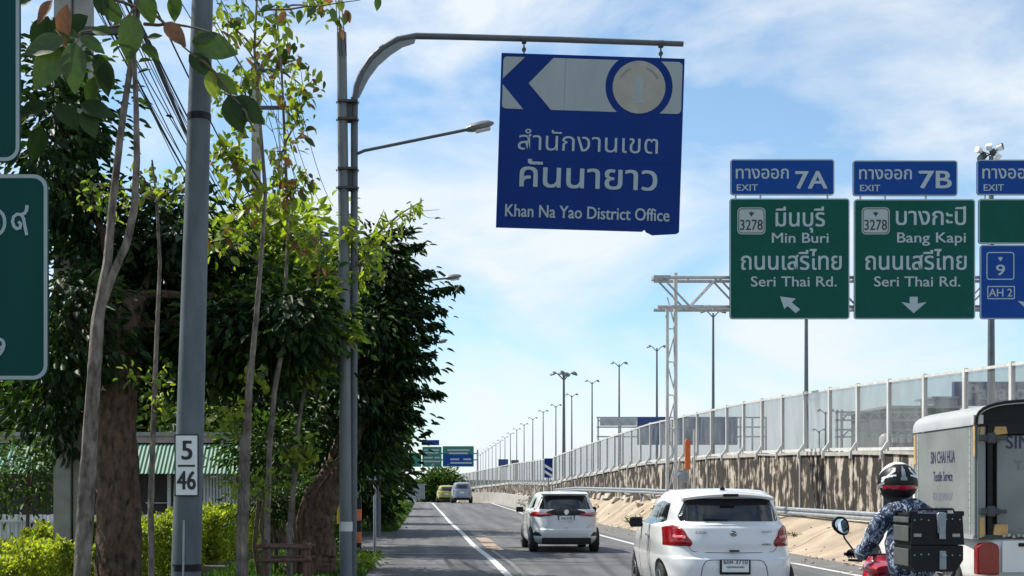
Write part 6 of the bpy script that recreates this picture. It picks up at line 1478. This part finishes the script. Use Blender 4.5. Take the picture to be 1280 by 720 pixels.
# understory at the saplings' feet
gu = 'shaded shrubs under the saplings'
for i, (px, py, D, r, h, lm) in enumerate(((330, 560, 21, .6, .5, 'leaf_mid'), (365, 520, 22, .6, .5, 'leaf_dark'), (325, 500, 22, .5, .45, 'leaf_dark'), (345, 620, 23, .6, .4, 'leaf_mid'), (35, 590, 21, .8, .6, 'leaf_mid'))):
    p = at(px, py, D); t = thing('small_tree', ['small shaded tree behind the staked saplings', 'shaded small tree left of the leaning trunk', 'small dark tree just right of the numbered pole', 'low leafy growth behind the stake frame', 'small leafy tree over the left end of the white fence', 'small tree in front of the awning'][i], 'tree', (p.x, D, 0), gu)
    C, D_, Nn, tw = clump_points([((p.x, D, p.z), (r, r, h), 60)], 22, .17, .5); leaf_mesh('crown', C, D_, Nn, .13 * nr.uniform(.6, 1.3, len(C)), .45, lm, t)
    mb = MB(); limb(mb, (p.x, D, 0), (p.x, D, p.z), .05, .02); [limb(mb, (p.x, D, p.z - h * .4), tuple(q), .012, .004, n=4, seg=3) for q in tw[::3]]; obj('trunk', mb, 'twig', t)

# ------------------------------------------------------------------ saplings
def leaf_proto(m, L_=1.0):
    """broad leaf, unit length along +Y, lies in XY, midrib fold and wavy edge"""
    mb = MB(); n = 7
    for i in range(n + 1):
        t = i / n; w_ = .29 * math.sin(math.pi * min(1, t * 1.02) ** .85) ** .8 if 0 < i < n else 0.004
        z = -.16 * t * t
        mb.v += [(-w_, t, z + w_ * .22 + .012 * math.sin(i * 2.1)), (0, t, z), (w_, t, z + w_ * .22 - .012 * math.sin(i * 1.7))]
    for i in range(n):
        a = i * 3; mb.f += [(a, a + 1, a + 4, a + 3), (a + 1, a + 2, a + 5, a + 4)]
    me = bpy.data.meshes.new('leaf'); me.from_pydata(mb.v, [], mb.f); me.update(); me.polygons.foreach_set('use_smooth', [True] * len(me.polygons)); me.materials.append(M[m]); return me
LP = {m: leaf_proto(m) for m in ('leaf_big', 'leaf_brown', 'leaf_bright', 'leaf_mid', 'leaf_red', 'leaf_dark')}
def put_leaf(parent, base, d, nrm, L_, m, wr=1.0):
    o = bpy.data.objects.new('leaf', LP[m]); COL.objects.link(o); o.parent = parent
    d = Vector(d).normalized(); nrm = Vector(nrm); nrm = (nrm - d * nrm.dot(d)).normalized(); x = d.cross(nrm)
    o.matrix_local = Matrix.Translation(Vector(base) - ORG[parent.name]) @ Matrix((x * L_ * wr, d * L_, nrm * L_)).transposed().to_4x4()
    return o
s1 = thing('sapling', 'slender forked pale trunk with very broad dark leaves at its top, nearest the camera', 'tree', (at(103, 720, 12.4).x, 12.4, 0))
trk = [(at(97, 760, 12.4).x, 12.4, 0), at(104, 700, 12.4), at(110, 600, 12.4), at(117, 480, 12.4), at(122, 400, 12.4), at(134, 330, 12.4), at(140, 260, 12.4), at(150, 170, 12.4), at(162, 90, 12.4), at(172, 20, 12.4), at(178, -40, 12.4)]
obj('trunk', rough_trunk(trk, [.085, .078, .076, .068, .060, .044, .038, .033, .028, .024, .018], n=14, amp=.17, sub=7), 'bark_pale', s1, smooth=True)
fk = [at(126, 385, 12.4), at(140, 345, 12.38), at(158, 305, 12.36), at(168, 260, 12.36), at(171, 200, 12.36), at(170, 130, 12.36), at(166, 40, 12.36), at(172, -30, 12.36)]
obj('trunk_fork', rough_trunk(fk, [.042, .04, .038, .036, .032, .026, .02, .014], n=10, amp=.12, sub=5), 'bark_pale', s1, smooth=True)
for a, b in (((172, 30), (100, 40)), ((172, 10), (84, -10)), ((176, 5), (245, 72)), ((245, 72), (300, 130)), ((100, 40), (92, 60)), ((165, 60), (185, 60)), ((170, 10), (150, 30)), ((180, 30), (262, 40)), ((300, 130), (318, 165))):
    mb = MB(); limb(mb, at(*a, 12.35), at(*b, 12.1), .017, .007, .04, n=6); obj('branch', mb, 'twig', s1, smooth=True)
BL_ = [((82, 50), 195, 55, 'leaf_big', 12.0), ((80, 58), 232, 66, 'leaf_big', 12.0), ((92, 52), 275, 64, 'leaf_big', 11.95), ((98, 48), 150, 34, 'leaf_big', 12.1), ((100, 45), 330, 38, 'leaf_big', 12.1), ((167, 18), 265, 58, 'leaf_big', 11.95), ((140, 42), 165, 30, 'leaf_mid', 12.1),
       ((84, 5), 262, 52, 'leaf_brown', 12.05), ((66, 0), 230, 36, 'leaf_brown', 12.1), ((40, 0), 200, 30, 'leaf_big', 12.2), ((178, 55), 320, 30, 'leaf_mid', 12.1), ((184, 48), 10, 20, 'leaf_mid', 12.1), ((130, 78), 275, 42, 'leaf_dark', 12.2), ((118, 70), 300, 46, 'leaf_dark', 12.25), ((100, 130), 340, 48, 'leaf_dark', 12.3), ((104, 138), 300, 40, 'leaf_dark', 12.3),
       ((240, 52), 352, 58, 'leaf_big', 12.3), ((240, 52), 20, 34, 'leaf_big', 12.3), ((206, 28), 310, 42, 'leaf_brown', 12.2), ((236, 68), 318, 40, 'leaf_dark', 12.3), ((262, 88), 275, 36, 'leaf_bright', 12.3), ((266, 92), 325, 40, 'leaf_mid', 12.3), ((286, 118), 285, 50, 'leaf_dark', 12.3), ((290, 122), 318, 52, 'leaf_dark', 12.3), ((150, 30), 120, 40, 'leaf_mid', 12.2), ((130, 20), 100, 45, 'leaf_dark', 12.2), ((60, 130), 200, 40, 'leaf_dark', 12.4), ((55, 160), 250, 44, 'leaf_dark', 12.4), ((70, 130), 310, 44, 'leaf_dark', 12.4), ((120, 95), 255, 40, 'leaf_mid', 12.35), ((30, 100), 220, 36, 'leaf_dark', 12.5), ((110, 20), 210, 44, 'leaf_dark', 12.3), ((60, 20), 250, 50, 'leaf_dark', 12.4), ((180, -10), 285, 40, 'leaf_big', 12.1), ((220, -8), 260, 34, 'leaf_mid', 12.2)]
for (px, py), ang, ln, m, D in BL_:
    a = R(ang + rng.uniform(-4, 4)); d = Vector((math.cos(a), rng.uniform(-.25, .1), math.sin(a)))
    put_leaf(s1, at(px, py, D), d, (rng.uniform(-.35, .35), -1, rng.uniform(.1, .6)), ln * D / F, m, rng.uniform(.82, 1.1))
def sapling(label, base_px, D, path, rad, regions, n_leaf, ls, mats, bark='bark_pale', group=None, stubs=()):
    """regions: (px, py, rx, ry) clusters in which branches end"""
    t = thing('sapling', label, 'tree', (at(base_px, 720, D).x, D, 0), group)
    pts = [(at(base_px, 720, D).x, D, 0)] + [tuple(at(x, y, D)) for x, y in path]
    obj('trunk', rough_trunk(pts, [rad * (1 - .75 * i / (len(pts) - 1)) for i in range(len(pts))], n=10, amp=.12, sub=5), bark, t, smooth=True)
    mb = MB(); centers = []
    P_ = [Vector(p) for p in pts]
    for px, py, rx, ry in regions:
        c = at(px, py, D); q = min(P_[1:], key=lambda v: abs(v.z - (c.z - .25)) + (v - c).length * .3)
        limb(mb, q, c, .016, .007, .05, n=5)
        for k in range(5):
            e = c + Vector((rng.uniform(-1, 1) * rx * D / F, rng.uniform(-.35, .35), rng.uniform(-1, 1) * ry * D / F)); limb(mb, c, e, .007, .003, .04, n=4, seg=3); centers.append(e)
    obj('branches', mb, 'twig', t)
    m_ = len(centers) * 7; cc = np.repeat(np.array([c[:] for c in centers]), 7, 0) + nr.normal(size=(m_, 3)) * .085
    dd = nr.normal(size=(m_, 3)) * .6; dd[:, 2] -= .4; leaf_mesh('small_leaves', cc, dd, nr.normal(size=(m_, 3)) + np.array([0, -.5, .8]), ls * .72 * nr.uniform(.6, 1.2, m_), .5, 'leaf_bright', t)
    for k in range(n_leaf):
        e = rng.choice(centers); b = e + Vector((rng.gauss(0, .07), rng.gauss(0, .08), rng.gauss(0, .07))); d = Vector((rng.gauss(0, .7), rng.gauss(0, .5), rng.gauss(-.45, .5)))
        put_leaf(t, b, d, (rng.gauss(0, .5), rng.gauss(-.5, .5), rng.gauss(.7, .4)), ls * rng.uniform(.65, 1.3), rng.choice(mats), rng.uniform(.75, 1.05))
    return t
gsp = 'staked saplings with pale spotted trunks'
sapling('left sapling of the staked row with a pale spotted trunk', 305, 15.0, [(306, 660), (309, 560), (312, 480), (320, 400), (326, 330), (332, 240), (325, 150), (318, 60), (322, -20)], .046,
        [(285, 30, 22, 22), (320, 75, 20, 25), (275, 190, 16, 20), (300, 250, 22, 25), (270, 110, 10, 20), (310, 150, 18, 25), (345, 30, 15, 20), (290, 310, 18, 20), (300, -10, 20, 15), (300, 110, 20, 30), (305, 200, 22, 30)], 295, .15, ['leaf_bright'] * 5 + ['leaf_mid'] * 2 + ['leaf_red'], group=gsp)
sapling('middle sapling of the staked row, bare stub and thin crown', 335, 16.4, [(334, 660), (337, 560), (343, 490), (352, 440), (356, 380), (360, 290), (356, 180), (352, 90), (345, 10)], .044,
        [(380, 110, 14, 20), (375, 150, 18, 18), (350, 200, 20, 22), (340, 270, 20, 22), (370, 235, 15, 16), (365, 310, 25, 18), (345, 60, 14, 18), (400, 10, 14, 10)], 290, .145, ['leaf_bright'] * 4 + ['leaf_mid'] * 2 + ['leaf_red'] * 2, group=gsp)
sapling('right sapling of the staked row, leaning right', 362, 17.4, [(362, 660), (368, 600), (373, 530), (382, 480), (390, 420), (398, 350), (402, 290)], .042,
        [(400, 300, 22, 16), (380, 470, 20, 20), (410, 440, 18, 30), (420, 380, 16, 25), (440, 300, 18, 18), (455, 330, 18, 22), (360, 570, 18, 22), (430, 410, 15, 20), (380, 560, 12, 18)], 290, .145, ['leaf_bright'] * 5 + ['leaf_mid'] * 3, group=gsp)
sapling('short leafless sapling stub with few leaves beside the numbered pole', 298, 15.6, [(300, 640), (302, 560), (308, 500), (311, 452)], .05, [(300, 600, 14, 12), (290, 520, 14, 14), (320, 470, 12, 14), (345, 600, 16, 18)], 70, .13, ['leaf_bright', 'leaf_mid'], group=gsp)
sapling('thin sapling left of the numbered pole with leaves against the sky', 190, 14.6, [(188, 640), (192, 520), (196, 420), (200, 330), (196, 250), (190, 200)], .04, [(185, 230, 22, 14), (215, 240, 14, 12), (120, 230, 16, 20), (150, 250, 18, 16), (190, 480, 18, 20), (205, 500, 14, 20)], 90, .12, ['leaf_bright', 'leaf_mid', 'leaf_mid'])
# overhanging twig at the very top
ov = thing('overhanging_branch', 'thin leafy branch hanging into the top of the picture above the poles', 'branch', at(345, 10, 13.6))
mb = MB(); limb(mb, at(335, 12, 13.6), at(450, 0, 13.4), .012, .004); limb(mb, at(450, 0, 13.4), at(470, -20, 13.4), .004, .003); obj('stem', mb, 'twig', ov)
for px, py, an in ((375, 12, 265), (395, 8, 230), (415, 10, 280), (432, 12, 290), (434, 14, 260), (473, -4, 265), (357, 14, 240), (340, 8, 200)):
    a = R(an); put_leaf(ov, at(px, py, 13.5), (math.cos(a), -.1, math.sin(a)), (.2, -1, .3), .15, rng.choice(['leaf_mid', 'leaf_big', 'leaf_brown']), .9)
if _to.name in COL.objects: COL.objects.unlink(_to)
bpy.data.objects.remove(_to)

# weeds on the bank joints
for i, (x, y) in enumerate(((9.3, 27.5), (9.6, 33.6), (8.9, 41.5), (9.0, 24.4))):
    t = shrub(['small dry weed tuft low on the sandy bank behind the rider', 'green weed tuft in a joint of the sandy bank', 'weed tuft on the bank beyond the nearest hatchback', 'flattened weed at the bank foot beside the motorcycle'][i], (x, y, 0), (.12, .25, .05), 9, 'leaf_mid', .06, sp=.05, per=10)
    t.location.z = bz(x, y)
